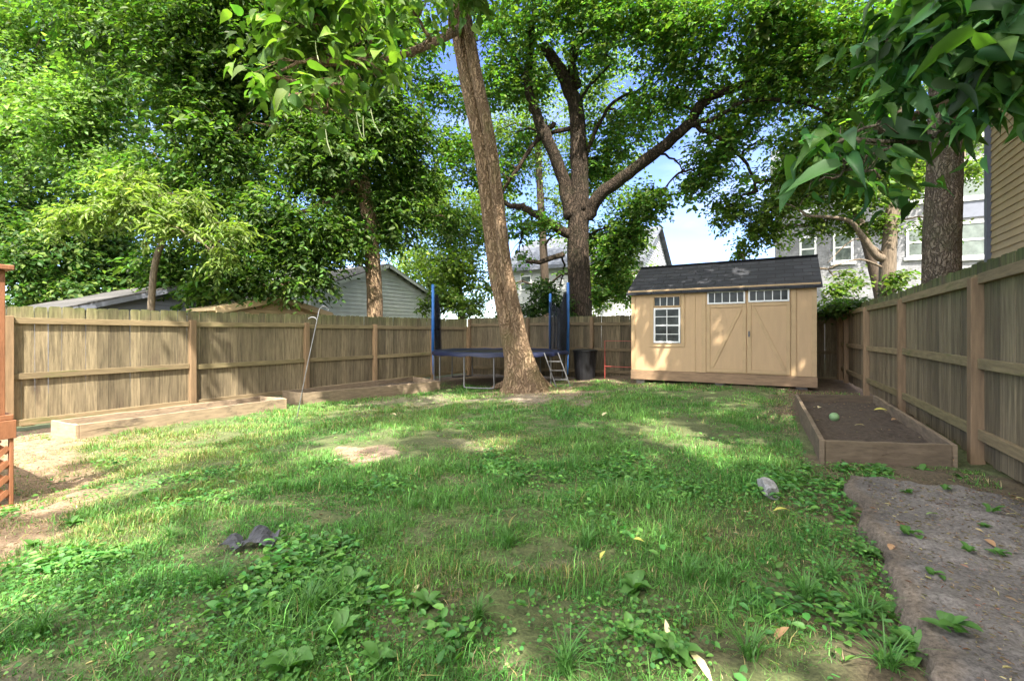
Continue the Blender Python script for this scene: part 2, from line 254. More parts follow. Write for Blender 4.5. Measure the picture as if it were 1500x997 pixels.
def crown(name, blobs, nspray, lps, leaf, wr, shape, col, var, parent, seed, gap=-.5, gf=.45, m='leaf', droop=.25, alt=None, altp=0, tw=6.0, flat=1.0, updev=.5, shell=.5):
    """blobs: (Vector centre, (rx,ry,rz), weight).  Sprays of leaves along little twigs, with gaps cut by noise."""
    r = np.random.default_rng(seed); B = np.array([[*b[0], *b[1]] for b in blobs]); w = np.array([b[2] * (b[1][0] * b[1][1] * b[1][2]) ** (2 / 3) for b in blobs]); w /= w.sum()
    k = r.choice(len(B), nspray, p=w); d = r.normal(size=(nspray, 3)); d /= np.linalg.norm(d, axis=1)[:, None]; rr = r.random(nspray) ** shell
    c = B[k, :3] + d * rr[:, None] * B[k, 3:]; nzf = Nz(gf, 3, seed + 1); keep = nzf(c[:, 0], c[:, 1], c[:, 2] * 1.3) > gap; c = c[keep]; d = d[keep]; ns = len(c)
    td = d * .8 + r.normal(size=(ns, 3)) * .6; td[:, 2] = td[:, 2] * .5 - droop; td /= np.linalg.norm(td, axis=1)[:, None]
    s = np.linspace(-.5, .5, lps)[None] * leaf * tw * r.uniform(.6, 1.2, (ns, 1)); bend = -(s ** 2) * .25 / (leaf * tw)
    pos = c[:, None] + td[:, None] * s[..., None]; pos[..., 2] += bend; pos = pos + r.normal(size=pos.shape) * leaf * .25
    up = np.array([0, 0, 1.]); side = np.cross(td, up[None]); side /= np.linalg.norm(side, axis=1)[:, None] + 1e-9
    sg = np.where(np.arange(lps) % 2 == 0, 1, -1)[None, :, None]; D = td[:, None] * .7 + side[:, None] * sg + r.normal(size=(ns, lps, 3)) * .35; D[..., 2] -= droop * 1.2
    U = up[None, None] + r.normal(size=(ns, lps, 3)) * updev + d[:, None] * .35
    n = ns * lps; L = leaf * r.uniform(.6, 1.25, n) * np.repeat(np.exp(r.normal(0, .22, ns)), lps); pp = pos.reshape(-1, 3); ok = np.ones(n, bool); nj = Nz(.8, 3, 5)(pp[:, 0], pp[:, 1], pp[:, 2])
    if name != 'foliage':
        if not CULL: cull_init()
        for (c_, rad) in CULL:
            v_ = pp - np.array(c_); tt_ = v_ @ np.array(sdir); dd_ = np.linalg.norm(v_ - tt_[:, None] * np.array(sdir), axis=1); ok &= ~((dd_ < rad * (1 + .3 * nj) + .05) & (tt_ > 3.5))
    V, fl, idx, nv = leaves(pp, D.reshape(-1, 3), U.reshape(-1, 3), L, L * wr * r.uniform(.75, 1.2, n), shape, 1.0 if shape != 'heart' else r.uniform(.2, 2.0, n)[:, None, None])
    cc = colvar(n, col, var, r, alt, altp); pc = np.repeat(np.exp(r.normal(0, var * .8, (ns, 1))), lps, 0); cc = np.clip(cc * pc, .004, .9)
    if not ok.all():
        nf = len(TPL[shape][1]); okv = np.repeat(ok, nv); okf = np.repeat(ok, nf); okl = np.repeat(okf, fl); remap = np.cumsum(okv) - 1
        V = V[okv]; idx = remap[idx[okl]]; fl = fl[okf]; cc = cc[ok]
    return npmesh(name, V, fl, idx, np.repeat(cc, nv, 0), M[m], parent, smooth=(shape == 'heart'))
def blob(px, py, d, r, w=1, asp=.85, dz=1): p = P(px, py, d); q = r * d / F; return (p, (q, q * dz, q * asp), w)
def wblob(x, y, z, rx, ry, rz, w=1): return (Vector((x, y, z)), (rx, ry, rz), w)
def curve(pts, n=6):
    pts = [Vector(p) for p in pts]; out = []
    for i in range(len(pts) - 1):
        p0 = pts[max(i - 1, 0)]; p1 = pts[i]; p2 = pts[i + 1]; p3 = pts[min(i + 2, len(pts) - 1)]
        for k in range(n):
            t = k / n; out.append(.5 * ((2 * p1) + (p2 - p0) * t + (2 * p0 - 5 * p1 + 4 * p2 - p3) * t * t + (3 * p1 - p0 - 3 * p2 + p3) * t ** 3))
    return out + [pts[-1]]
def limb(mb, pts, r0, r1, n=10, wob=.08, k=6, lob=0, pw=1.0, flare=0, jit=0, ridge=0):
    c = curve(pts, k); m = len(c); rad = [r0 + (r1 - r0) * (i / (m - 1)) ** pw + flare * math.exp(-i / (m - 1) * 14) for i in range(m)]
    if jit: c = [p + Vector((random.gauss(0, jit), random.gauss(0, jit), random.gauss(0, jit))) if 0 < i < m - 1 else p for i, p in enumerate(c)]
    mb.tube(c, rad, n, wob, lob=lob, ridge=ridge); return c
def twigs(mb, nodes, blobs, r, sub=4, seed=0, maxl=6):
    """limbs from the nearest wood to every clump of leaves, and twigs inside the clump"""
    rd = random.Random(seed); nodes = list(nodes)
    for b in sorted(blobs, key=lambda b: min((b[0] - n).length for n in nodes)):
        c = b[0]; a = min(nodes, key=lambda n: (n - c).length + max(0, n.z - c.z) * .7)
        if (a - c).length < .2: continue
        mid = a.lerp(c, .5) + Vector((rd.gauss(0, .15), rd.gauss(0, .15), .12 * (c - a).length)); l = limb(mb, [a, mid, c], r, r * .4, 6, .1, 4, jit=.02); nodes += l[2:]
        for _ in range(sub):
            e = c + Vector([rd.uniform(-1, 1) * q * .85 for q in b[1]]); q0 = l[rd.randrange(len(l) // 2, len(l))]
            mb.tube([q0, q0.lerp(e, .5) + Vector((rd.gauss(0, .06), rd.gauss(0, .06), .1)), e], [r * .35, r * .22, r * .08], 4)
# ------------------------------------------------------------------ ground
yd = dict(l=-9.15, r=1.45)
def bare(x, y, soft=1.0):
    """bareness of the lawn, 0 lush .. 1 naked soil"""
    z = gz(x, y); px, py, Y = proj(x, y, z); n = NB(x, y) * .22 + NB2(x, y) * .13; out = np.zeros_like(px)
    for (a, b, ra, rb, s) in PATCH:
        d = np.hypot((px - a) / ra, (py - b) / rb) + n; out = np.maximum(out, s * (.6 if s < .9 else 1) * (1 - sstep(.55, 1.1, d)))
    far = sstep(572, 556, py + n * 14 + (np.clip(px, 500, 1300) - 900) * -.004); out = np.maximum(out, far * .97)
    lf = sstep(205, 120, px + n * 70 + np.abs(py - 705) * .9) * (py > 610) * (py < 850); out = np.maximum(out, lf)
    rt = sstep(-.1, .42, x + n * .35 + (y > 4.7) * -.0) * (y < 4.95); out = np.maximum(out, rt * .8)
    rt2 = sstep(-.15, .2, x + n * .3) * (y > 7.4); out = np.maximum(out, rt2)
    out = np.maximum(out, sstep(-8.75, -9.0, x + n * .1)); return np.where(Y < .3, .3, out)
NB = Nz(.9, 2, 3); NB2 = Nz(3.2, 2, 4)
PATCH = [(532, 668, 44, 14, 1), (612, 588, 95, 13, .8), (560, 610, 60, 8, .4), (700, 652, 70, 12, .6), (790, 578, 100, 16, .95), (1150, 600, 38, 42, .75), (640, 872, 62, 30, .85), (565, 905, 40, 38, .85), (820, 838, 75, 16, .6),
  (1058, 787, 34, 14, .7), (1132, 745, 42, 14, .8), (1150, 770, 30, 14, .5), (1000, 955, 110, 22, .6), (860, 930, 60, 25, .4), (1090, 930, 40, 15, .4), (470, 815, 40, 15, .45), (220, 905, 50, 18, .4), (200, 655, 120, 22, .5), (390, 715, 45, 12, .4), (360, 800, 60, 22, .35), (985, 765, 30, 10, .4), (610, 790, 40, 14, .3), (10, 990, 50, 20, .8), (930, 690, 60, 14, .3), (880, 900, 50, 16, .5), (740, 985, 70, 18, .5), (640, 700, 50, 12, .3), (1020, 660, 50, 10, .4)]
def dry(x, y):  # dry grass; left patches also paint the sunlit lawn yellower
    px, py, Y = proj(x, y, gz(x, y)); n = NB(x, y) * .2; o = np.zeros_like(px)
    for (a, b, ra, rb, s) in [(250, 655, 170, 45, 1.0), (120, 700, 120, 80, .9), (210, 690, 190, 60, .8), (700, 650, 110, 25, .6), (560, 610, 140, 20, .45), (150, 780, 120, 30, .7), (440, 820, 90, 30, .4), (1120, 750, 60, 35, .5), (840, 850, 110, 25, .5), (720, 590, 200, 12, .35), (990, 630, 60, 25, .3), (1060, 790, 60, 25, .5), (640, 860, 110, 50, .45), (1010, 950, 150, 35, .4)]:
        o = np.maximum(o, s * (1 - sstep(.5, 1.3, np.hypot((px - a) / ra, (py - b) / rb) + n)))
    return np.clip(o + NB2(x, y) * .08, 0, 1)
def axis(lo, hi, st, far): 
    a = list(np.arange(lo, hi + 1e-6, st)); s = st
    while a[-1] < far: s *= 1.35; a.append(a[-1] + s)
    s = st
    while a[0] > -far: s *= 1.35; a.insert(0, a[0] - s)
    return np.array(a)
gx = axis(-9.6, 2.2, .045, 420); gy = axis(.2, 14.5, .05, 420); XX, YY = np.meshgrid(gx, gy); x = XX.ravel(); y = YY.ravel()
micro = Nz(.35, 2, 11); mic2 = Nz(4, 2, 12); mic3 = Nz(9, 2, 13); inyard = (x > -9.6) * (x < 2) * (y > 0) * (y < 14.5)
z = gz(x, y) + inyard * (micro(x, y) * .012 + mic2(x, y) * .006 + mic3(x, y) * .003)
b_ = bare(x, y); nx, ny = len(gx), len(gy); i = (np.arange(ny - 1)[:, None] * nx + np.arange(nx - 1)[None]).ravel(); quads = np.stack([i, i + 1, i + nx + 1, i + nx], 1)
pxg, pyg, Yg = proj(x, y, z)
tan = np.array([.27, .19, .125]); dk = np.array([.12, .085, .058]); thatch = np.array([.09, .11, .04]); gr2 = np.array([.20, .165, .125])
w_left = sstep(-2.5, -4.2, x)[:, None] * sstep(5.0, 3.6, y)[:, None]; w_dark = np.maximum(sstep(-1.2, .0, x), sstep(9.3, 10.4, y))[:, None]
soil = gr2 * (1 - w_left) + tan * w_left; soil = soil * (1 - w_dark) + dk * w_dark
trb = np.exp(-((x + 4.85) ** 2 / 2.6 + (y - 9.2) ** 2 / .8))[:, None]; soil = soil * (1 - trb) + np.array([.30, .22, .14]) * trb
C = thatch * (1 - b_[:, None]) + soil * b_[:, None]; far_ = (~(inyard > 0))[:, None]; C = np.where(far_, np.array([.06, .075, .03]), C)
C *= np.exp(mic3(x, y) * .10 + mic2(x, y) * .08)[:, None]
gm, t, bs = newmat('yard_soil'); Lk = t.links.new
a_ = N(t, 'ShaderNodeAttribute', attribute_name='Col'); tcg = N(t, 'ShaderNodeTexCoord'); g1 = N(t, 'ShaderNodeTexNoise', Scale=55, Detail=8, Roughness=.75); Lk(tcg.outputs['Object'], g1.inputs['Vector'])
rr_ = N(t, 'ShaderNodeValToRGB'); rr_.color_ramp.elements[0].color = (.35, .33, .3, 1); rr_.color_ramp.elements[1].color = (1.6, 1.55, 1.5, 1); rr_.color_ramp.elements[0].position = .32; rr_.color_ramp.elements[1].position = .68
q_ = N(t, 'ShaderNodeMixRGB', blend_type='MULTIPLY'); q_.inputs[0].default_value = 1; Lk(g1.outputs['Fac'], rr_.inputs[0]); Lk(a_.outputs['Color'], q_.inputs[1]); Lk(rr_.outputs[0], q_.inputs[2]); Lk(q_.outputs[0], bs.inputs['Base Color'])
bp_ = N(t, 'ShaderNodeBump', Strength=.9, Distance=.012); Lk(g1.outputs['Fac'], bp_.inputs['Height']); Lk(bp_.outputs[0], bs.inputs['Normal']); bs.inputs['Roughness'].default_value = .95
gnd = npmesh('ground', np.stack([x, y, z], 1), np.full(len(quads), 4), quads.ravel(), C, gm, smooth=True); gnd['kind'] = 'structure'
# ------------------------------------------------------------------ path: old slab buried under packed dirt
ex = Nz(1.1, 1, 21); pts = []
vy = np.arange(.2, 4.45, .05); ux = np.concatenate([[-.035, -.012, .0], np.arange(.03, 1.06, .05)]); V = []; Cc = []
for k, yy in enumerate(vy):
    e = .44 + float(ex(np.array([yy]))[0]) * .03 + random.gauss(0, .012) + .16 * max(0, yy - 4.1)
    for j, u in enumerate(ux):
        zz = [-.03, .045, .085][j] if j < 3 else .095; xx = e + u + (random.gauss(0, .006) if j < 3 else 0)
        zz += (float(mic2(np.array([xx]), np.array([yy]))[0]) * .007 + random.gauss(0, .0028)) - .13 * float(sstep(4.12, 4.42, yy)) - .05 * float(sstep(.6, 1.05, u))
        V.append((xx, yy + random.gauss(0, .004), zz)); q = (.165, .152, .142) if j > 3 else (.165, .135, .105); f = math.exp(random.gauss(0, .10)) * (1 + .16 * float(micro(np.array([xx * 3]), np.array([yy * 3]))[0])); Cc.append([a * f for a in q])
n_ = len(ux); qd = np.array([(r * n_ + c, r * n_ + c + 1, (r + 1) * n_ + c + 1, (r + 1) * n_ + c) for r in range(len(vy) - 1) for c in range(n_ - 1)])
pth = npmesh('path', np.array(V), np.full(len(qd), 4), qd.ravel(), np.array(Cc), gm, smooth=True); pth['kind'] = 'structure'
# ------------------------------------------------------------------ fences
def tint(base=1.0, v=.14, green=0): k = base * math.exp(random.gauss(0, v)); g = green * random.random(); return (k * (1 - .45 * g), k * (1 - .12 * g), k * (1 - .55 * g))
def fence(label, posts, side, zb, zt, posttop, rails, grnd, alongx=False, green=.5, tone=1.0, lead=None):
    """posts: list of (x,y); boards hang on the far side of the rails; side = unit vector towards the yard"""
    root = thing('wooden_fence', label, 'fence', (*posts[0], grnd(posts[0])), 'weathered board fences around the yard'); sd = Vector((*side, 0)); n = len(posts)
    for i, p in enumerate(posts):
        m = MB(); c = Vector((*p, 0)); g = grnd(p); d = Vector((side[1], -side[0], 0)); w = .048
        q = [(c + d * a * w + sd * b * w).xy for a, b in ((-1, -1), (1, -1), (1, 1), (-1, 1))]
        m.prism([tuple(v) for v in q], g - .1, posttop(p), tint(tone, .08)); build('post', m, M['post'], root, bevel=.006)
    for i in range(n - 1):
        a = Vector((*posts[i], 0)); b = Vector((*posts[i + 1], 0)); L = (b - a).length; d = (b - a).normalized()
        for rz in rails:
            m = MB(); za = rz(posts[i]) + random.gauss(0, .006); zc = rz(posts[i + 1]) + random.gauss(0, .006); s0 = a + d * .05 - sd * .012; s1 = b - d * .05 - sd * .012
            m.bar((s0.x, s0.y, za), (s1.x, s1.y, zc), .038, .088, tint(tone * 1.05, .1, green * .4)); build('rail', m, M['railx' if alongx else 'rail'], root, bevel=.004)
        m = MB(); s = 0
        while s < L - .01:
            w = .138 + random.gauss(0, .002); w = min(w, L - s) ; e = a + d * s - sd * (.034 + random.random() * .005); f = e + d * (w - (.0012 if alongx else .003) - min(.001 if alongx else .004, abs(random.gauss(0, .002)))); th = sd * .016
            pp = posts[i][0] + (posts[i + 1][0] - posts[i][0]) * s / L, posts[i][1] + (posts[i + 1][1] - posts[i][1]) * s / L
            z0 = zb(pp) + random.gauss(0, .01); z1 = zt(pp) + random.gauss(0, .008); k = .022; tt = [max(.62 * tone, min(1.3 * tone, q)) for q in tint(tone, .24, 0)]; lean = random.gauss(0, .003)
            nz_ = [z0, z0 + (z1 - z0) * .8, z0 + (z1 - z0) * .93, z1 - k]; vs = []; cs = []
            ee = [e, f, f - th, e - th]
            for zi, zz in enumerate(nz_):
                for v in ee: vs.append((v.x + lean * zi * d.x, v.y + lean * zi * d.y, zz)); gg = green * [0, .12, .8, 1][zi] * random.uniform(.5, 1.1); gg = min(gg, 1); cs.append((tt[0] * (1 - .55 * gg), tt[1] * (1 - .22 * gg), tt[2] * (1 - .68 * gg)))
            e2 = e + d * k; f2 = f - d * k
            for v in (e2, f2, f2 - th, e2 - th): vs.append((v.x, v.y, z1)); cs.append((tt[0] * .5, tt[1] * .72, tt[2] * .4) if green > .3 else tt)
            fs = [(0, 3, 2, 1), (16, 17, 18, 19)] + [(r * 4 + q, r * 4 + (q + 1) % 4, (r + 1) * 4 + (q + 1) % 4, (r + 1) * 4 + q) for r in range(4) for q in range(4)]
            o = len(m.v); m.v += vs; m.f += [tuple(j + o for j in f_) for f_ in fs]; m.c += cs; s += w
        build('board_panel', m, M['board'], root)
    return root
fence('tan board fence with thick square posts and mossy green tops along the right side', [(1.47, .6), (1.47, 2.95), (1.47, 5.40), (1.49, 8.25), (1.40, 10.55), (1.33, 12.75), (1.33, 13.75)], (-1, 0), lambda p: .05, lambda p: 1.735, lambda p: 1.60,
      [lambda p: 1.59, lambda p: .87, lambda p: .27], lambda p: 0., green=.95, tone=.92)
fence('long partly sunlit fence of dog-eared planks along the left behind the garden beds', [(-9.15, -.4), (-9.15, 1.95), (-9.15, 4.24), (-9.12, 6.53), (-9.08, 8.5), (-9.05, 10.75), (-9.05, 12.6)], (1, 0), lambda p: -.17, lambda p: 1.51 + .01 * (p[1] - 2), lambda p: 1.37,
      [lambda p: 1.30, lambda p: .53, lambda p: -.13], lambda p: -.3, green=.6, tone=1.0)
bx = [(-9.0, 12.62), (-6.9, 12.85), (-4.85, 13.1), (-2.6, 13.35), (-.5, 13.6), (1.3, 13.78)]
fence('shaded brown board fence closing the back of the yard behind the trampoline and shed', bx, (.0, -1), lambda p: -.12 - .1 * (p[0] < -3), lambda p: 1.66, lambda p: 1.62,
      [lambda p: 1.42, lambda p: .66, lambda p: .0], lambda p: float(gz(p[0])), alongx=True, green=.35, tone=.6)  # low tone darkens the wood in place of shade on this fence
# ------------------------------------------------------------------ raised beds
def bedbox(label, c, h, z0, soilz, tone=1.0, t=.04, group='wooden raised garden beds', holes=None):
    root = thing('raised_bed', label, 'garden bed', (*c[0], z0(c[0])), group); n = len(c); cen = Vector((sum(p[0] for p in c) / n, sum(p[1] for p in c) / n))
    for i in range(n):
        a = Vector(c[i]); b = Vector(c[(i + 1) % n]); d = (b - a).normalized(); nn = Vector((-d.y, d.x)); 
        if nn.dot(cen - a) < 0: nn = -nn
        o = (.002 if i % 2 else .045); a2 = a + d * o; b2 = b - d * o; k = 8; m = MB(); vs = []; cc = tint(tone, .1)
        for j in range(k + 1):
            p = a2.lerp(b2, j / k); g = z0(tuple(p)) - .03; tz = g + .03 + h + (.003 if i % 2 else 0) + random.gauss(0, .003); q = p + nn * t; wv = nn * random.gauss(0, .003)
            vs += [(p.x + wv.x, p.y + wv.y, g), (p.x + wv.x, p.y + wv.y, tz), (q.x + wv.x, q.y + wv.y, tz), (q.x + wv.x, q.y + wv.y, g)]
        fs = [(0, 1, 2, 3), (4 * k + 3, 4 * k + 2, 4 * k + 1, 4 * k)] + [(4 * j + q, 4 * j + 4 + q, 4 * j + 4 + (q + 1) % 4, 4 * j + (q + 1) % 4) for j in range(k) for q in range(4)]
        m.add(vs, fs, cc); build('side_board', m, M['bed'], root, bevel=.004)
    # soil
    m = MB(); K = 26; J = 14; sn = Nz(3, 2, 5); vs = []
    for i in range(K + 1):
        for j in range(J + 1):
            s, u = i / K, j / J; p = Vector(c[0]).lerp(Vector(c[3]), s).lerp(Vector(c[1]).lerp(Vector(c[2]), s), .03 + .94 * u); g = z0(tuple(p))
            vs.append((p.x, p.y, g + soilz + .012 * float(sn(np.array([p.x]), np.array([p.y]))[0]) + random.gauss(0, .006)))
    m.add(vs, [(i * (J + 1) + j, i * (J + 1) + j + 1, (i + 1) * (J + 1) + j + 1, (i + 1) * (J + 1) + j) for i in range(K) for j in range(J)]); build('soil', m, M['soil'], root, smooth=True)
    return root
gf_ = lambda p: float(gz(p[0], p[1]))
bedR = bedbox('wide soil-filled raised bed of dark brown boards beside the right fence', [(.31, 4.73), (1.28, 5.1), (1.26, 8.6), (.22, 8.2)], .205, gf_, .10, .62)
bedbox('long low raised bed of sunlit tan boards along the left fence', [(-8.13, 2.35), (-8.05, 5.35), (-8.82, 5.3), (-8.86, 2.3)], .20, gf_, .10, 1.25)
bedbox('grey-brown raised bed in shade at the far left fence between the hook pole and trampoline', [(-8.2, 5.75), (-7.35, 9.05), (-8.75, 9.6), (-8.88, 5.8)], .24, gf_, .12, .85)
# ------------------------------------------------------------------ shed
def rect(m, x0, x1, z0, z1, y0, y1, w): # frame of four bars in the xz plane
    m.box(x0, x1, y0, y1, z0, z0 + w); m.box(x0, x1, y0, y1, z1 - w, z1); m.box(x0, x0 + w, y0, y1, z0 + w, z1 - w); m.box(x1 - w, x1, y0, y1, z0 + w, z1 - w)
SX0, SX1, SY, SD = -3.02, .66, 10.85, 2.44; S0 = .27; SE = 2.10; SR = 2.80
shed = thing('garden_shed', 'tan wooden garden shed with black shingle roof and double doors at the lawn end', 'shed', (SX0, SY, 0))
m = MB(); m.box(SX0, SX1, SY, SY + .03, S0, SE); m.box(SX0, SX1, SY + SD - .03, SY + SD, S0, SE); m.box(SX0 + .001, SX0 + .03, SY + .031, SY + SD - .031, S0, SE); m.box(SX1 - .03, SX1 - .001, SY + .031, SY + SD - .031, S0, SE)
for xx in (SX0 + .001, SX1 - .03):
    m.add([(xx, SY, SE), (xx, SY + SD, SE), (xx, SY + SD / 2, SR - .02), (xx + .029, SY, SE), (xx + .029, SY + SD, SE), (xx + .029, SY + SD / 2, SR - .02)], [(0, 2, 1), (3, 4, 5), (0, 3, 5, 2), (2, 5, 4, 1)])
build('wall', m, M['shed'], shed, bevel=.003)
m = MB(); m.box(SX0 - .012, SX1 + .012, SY - .03, SY - .001, .055, S0 - .004); m.box(SX0 - .012, SX1 + .012, SY + .001, SY + SD, .1, S0 - .006); build('skirt_board', m, M['shedbase'], shed, bevel=.004)
for xx in (SX0 + .1, -1.2, SX1 - .35):
    for yy in (SY + .05, SY + SD - .35): m = MB(); m.box(xx, xx + .2, yy, yy + .2, -.1, .098); build('pier_block', m, M['conc'], shed, bevel=.01)
# roof
m = MB(); ov = .09; oe = .13; sl = (SR - SE) / (SD / 2); th = .045
for sgn in (1, -1):
    ym = SY + SD / 2; ye = ym - sgn * (SD / 2 + oe); ze = SR - sl * (SD / 2 + oe)
    vs = [(SX0 - ov, ye, ze), (SX1 + ov, ye, ze), (SX1 + ov, ym, SR), (SX0 - ov, ym, SR)]; vs += [(a, b, c + th) for a, b, c in vs]
    m.add(vs, [(0, 1, 2, 3) if sgn < 0 else (3, 2, 1, 0), (4, 5, 6, 7) if sgn > 0 else (7, 6, 5, 4), (0, 1, 5, 4), (1, 2, 6, 5), (2, 3, 7, 6), (3, 0, 4, 7)])
m.bar((SX0 - ov, SY + SD / 2, SR + th + .004), (SX1 + ov, SY + SD / 2, SR + th + .004), .16, .02)
build('roof', m, M['shingle'], shed)
m = MB(); m.box(SX0 - .06, SX1 + .06, SY - .075, SY - .04, SE - .05, SE + .035); m.box(SX0, SX1, SY - .04, SY - .002, SE - .045, SE - .02)
for xa in (SX0, SX1 - .085): m.box(xa, xa + .085, SY - .02, SY - .001, S0, SE - .05)
build('trim_board', m, M['trim'], shed, bevel=.003)
sx = lambda px: None
def shx(px): # x on the shed front for an image column
    r = (px - CX) / F; Y = SY / (r * SA + CA); return cam2w(r * Y, Y)[0]
def shz(px, py): r = (px - CX) / F; Y = SY / (r * SA + CA); return CH - (py - HY) / F * Y
# windows in the wall
wx0, wx1 = shx(958), shx(997); wz0, wz1 = shz(975, 502), shz(975, 451); 
win = MB(); rect(win, wx0, wx1, wz0, wz1, SY - .045, SY - .003, .038); win.box(wx0 + .038, wx1 - .038, SY - .04, SY - .006, (wz0 + wz1) / 2 - .018, (wz0 + wz1) / 2 + .018)
W1 = build('window', win, M['white'], shed, bevel=.003)
m = MB(); m.box(wx0 + .03, wx1 - .03, SY - .020, SY - .004, wz0 + .03, wz1 - .03); build('pane', m, M['glass'], W1)
m = MB(); zm = (wz0 + wz1) / 2; cxm = (wx0 + wx1) / 2; m.box(cxm - .009, cxm + .009, SY - .032, SY - .021, wz0 + .035, wz1 - .035)
for zz in ((wz0 + zm) / 2, (wz1 + zm) / 2): m.box(wx0 + .035, cxm - .010, SY - .032, SY - .021, zz - .008, zz + .008); m.box(cxm + .010, wx1 - .035, SY - .032, SY - .021, zz - .008, zz + .008)
build('glazing_bar', m, M['white'], W1)
def transom(x0, x1, z0, z1, y, n, fm, fw, parent, nm='transom_window'):
    m = MB(); rect(m, x0, x1, z0, z1, y - .035, y - .002, fw); o = build(nm, m, fm, parent, bevel=.002)
    m = MB(); m.box(x0 + fw * .8, x1 - fw * .8, y - .014, y - .004, z0 + fw * .8, z1 - fw * .8); build('pane', m, M['glass'], o)
    m = MB()
    for k in range(1, n): xx = x0 + (x1 - x0) * k / n; m.box(xx - .008, xx + .008, y - .027, y - .015, z0 + fw, z1 - fw)
    build('glazing_bar', m, M['white'], o)
transom(wx0 - .005, wx1 + .005, shz(975, 449), shz(975, 434), SY, 4, M['trim'], .02, shed)
m = MB(); rect(m, wx0 - .09, wx1 + .09, wz0 - .09, shz(975, 430), SY - .022, SY - .001, .075); build('window_trim', m, M['trim'], shed, bevel=.002)
# door surround and vertical battens
dx0, dxm, dx1 = shx(1035), shx(1094), shx(1158); dz1 = shz(1094, 424)
m = MB(); m.box(dx0 - .10, dx0 - .012, SY - .024, SY - .001, S0, dz1 + .06); m.box(dx1 + .012, dx1 + .095, SY - .024, SY - .001, S0, dz1 + .06); m.box(dx0 - .012, dx1 + .012, SY - .024, SY - .001, dz1 + .012, dz1 + .06)
m.box(shx(1018) - .01, shx(1018) + .01, SY - .010, SY - .001, S0, SE - .06); build('door_surround', m, M['trim'], shed, bevel=.002)
for a, b, flip in ((dx0, dxm - .008, 1), (dxm + .008, dx1, 0)):
    D = MB(); D.box(a, b, SY - .018, SY - .003, S0 + .02, dz1); d_ = build('door', D, M['shed'], shed, bevel=.003)
    t0 = shz((1065 if flip else 1127), 447 if flip else 444); m = MB(); y0, y1 = SY - .036, SY - .019; w = .075
    m.box(a + .004, a + w, y0, y1, S0 + .024, t0 + .02); m.box(b - w, b - .004, y0, y1, S0 + .024, t0 + .02); m.box(a + w + .002, b - w - .002, y0, y1, S0 + .024, S0 + .10); m.box(a + w + .002, b - w - .002, y0, y1, t0 - .05, t0 + .02)
    lo, hi = (a + w + .03, b - w - .03) if flip else (b - w - .03, a + w + .03)
    m.bar((lo, (y0 + y1) / 2, S0 + .12), (hi, (y0 + y1) / 2, t0 - .07), .016, .07, up=(0, 0, 1)) if False else m.bar((lo, (y0 + y1) / 2, S0 + .125), (hi, (y0 + y1) / 2, t0 - .075), .016, .065)
    build('door_brace', m, M['trim'], d_, bevel=.002)
    transom(a + .02, b - .02, t0 + .03, dz1 - .012, SY - .018, 5, M['white'], .032, d_)
    if not flip:
        m = MB(); m.box(a + .02, a + .05, SY - .05, SY - .037, 1.06, 1.18); m.tube([(a + .035, SY - .05, 1.12), (a + .035, SY - .085, 1.12)], .016, 8); build('handle', m, M['iron'], d_)
# ------------------------------------------------------------------ buildings beyond the fences
def lap(m, a, b, z0, z1, e, lapz=.11, t=.022, clip=None):
    """lap siding on the vertical plane a->b (xy), e = outward unit normal; clip(z)->(s0,s1) fractions"""
    a = Vector((*a, 0)); b = Vector((*b, 0)); e = Vector((*e, 0)); z = z0
    while z < z1 - .001:
        zt = min(z + lapz, z1); s0, s1 = clip((z + zt) / 2) if clip else (0, 1)
        if s1 - s0 > .01:
            p = a.lerp(b, s0); q = a.lerp(b, s1)
            vs = [(*(p + e * t).xy, z), (*(q + e * t).xy, z), (*(q + e * .004).xy, zt), (*(p + e * .004).xy, zt), (*(p - e * .02).xy, z), (*(q - e * .02).xy, z), (*(q - e * .02).xy, zt), (*(p - e * .02).xy, zt)]
            m.add(vs, [(0, 1, 2, 3), (5, 4, 7, 6), (4, 5, 1, 0), (3, 2, 6, 7), (0, 3, 7, 4), (1, 5, 6, 2)])
        z += lapz
def sash(parent, x0, x1, z0, z1, y, fw=.09, sill=True, glass='glassm'):
    m = MB(); rect(m, x0, x1, z0, z1, y - .06, y + .01, fw); zm = (z0 + z1) / 2; m.box(x0 + fw, x1 - fw, y - .05, y + .01, zm - .035, zm + .035)
    o = build('window', m, M['white'], parent); m = MB(); m.box(x0 + fw * .8, x1 - fw * .8, y - .025, y - .005, z0 + fw * .8, z1 - fw * .8); build('pane', m, M[glass], o)
    if sill: m = MB(); m.box(x0 - .08, x1 + .08, y - .12, y - .001, z0 - .11, z0 - .004); build('sill', m, M['white'], o)
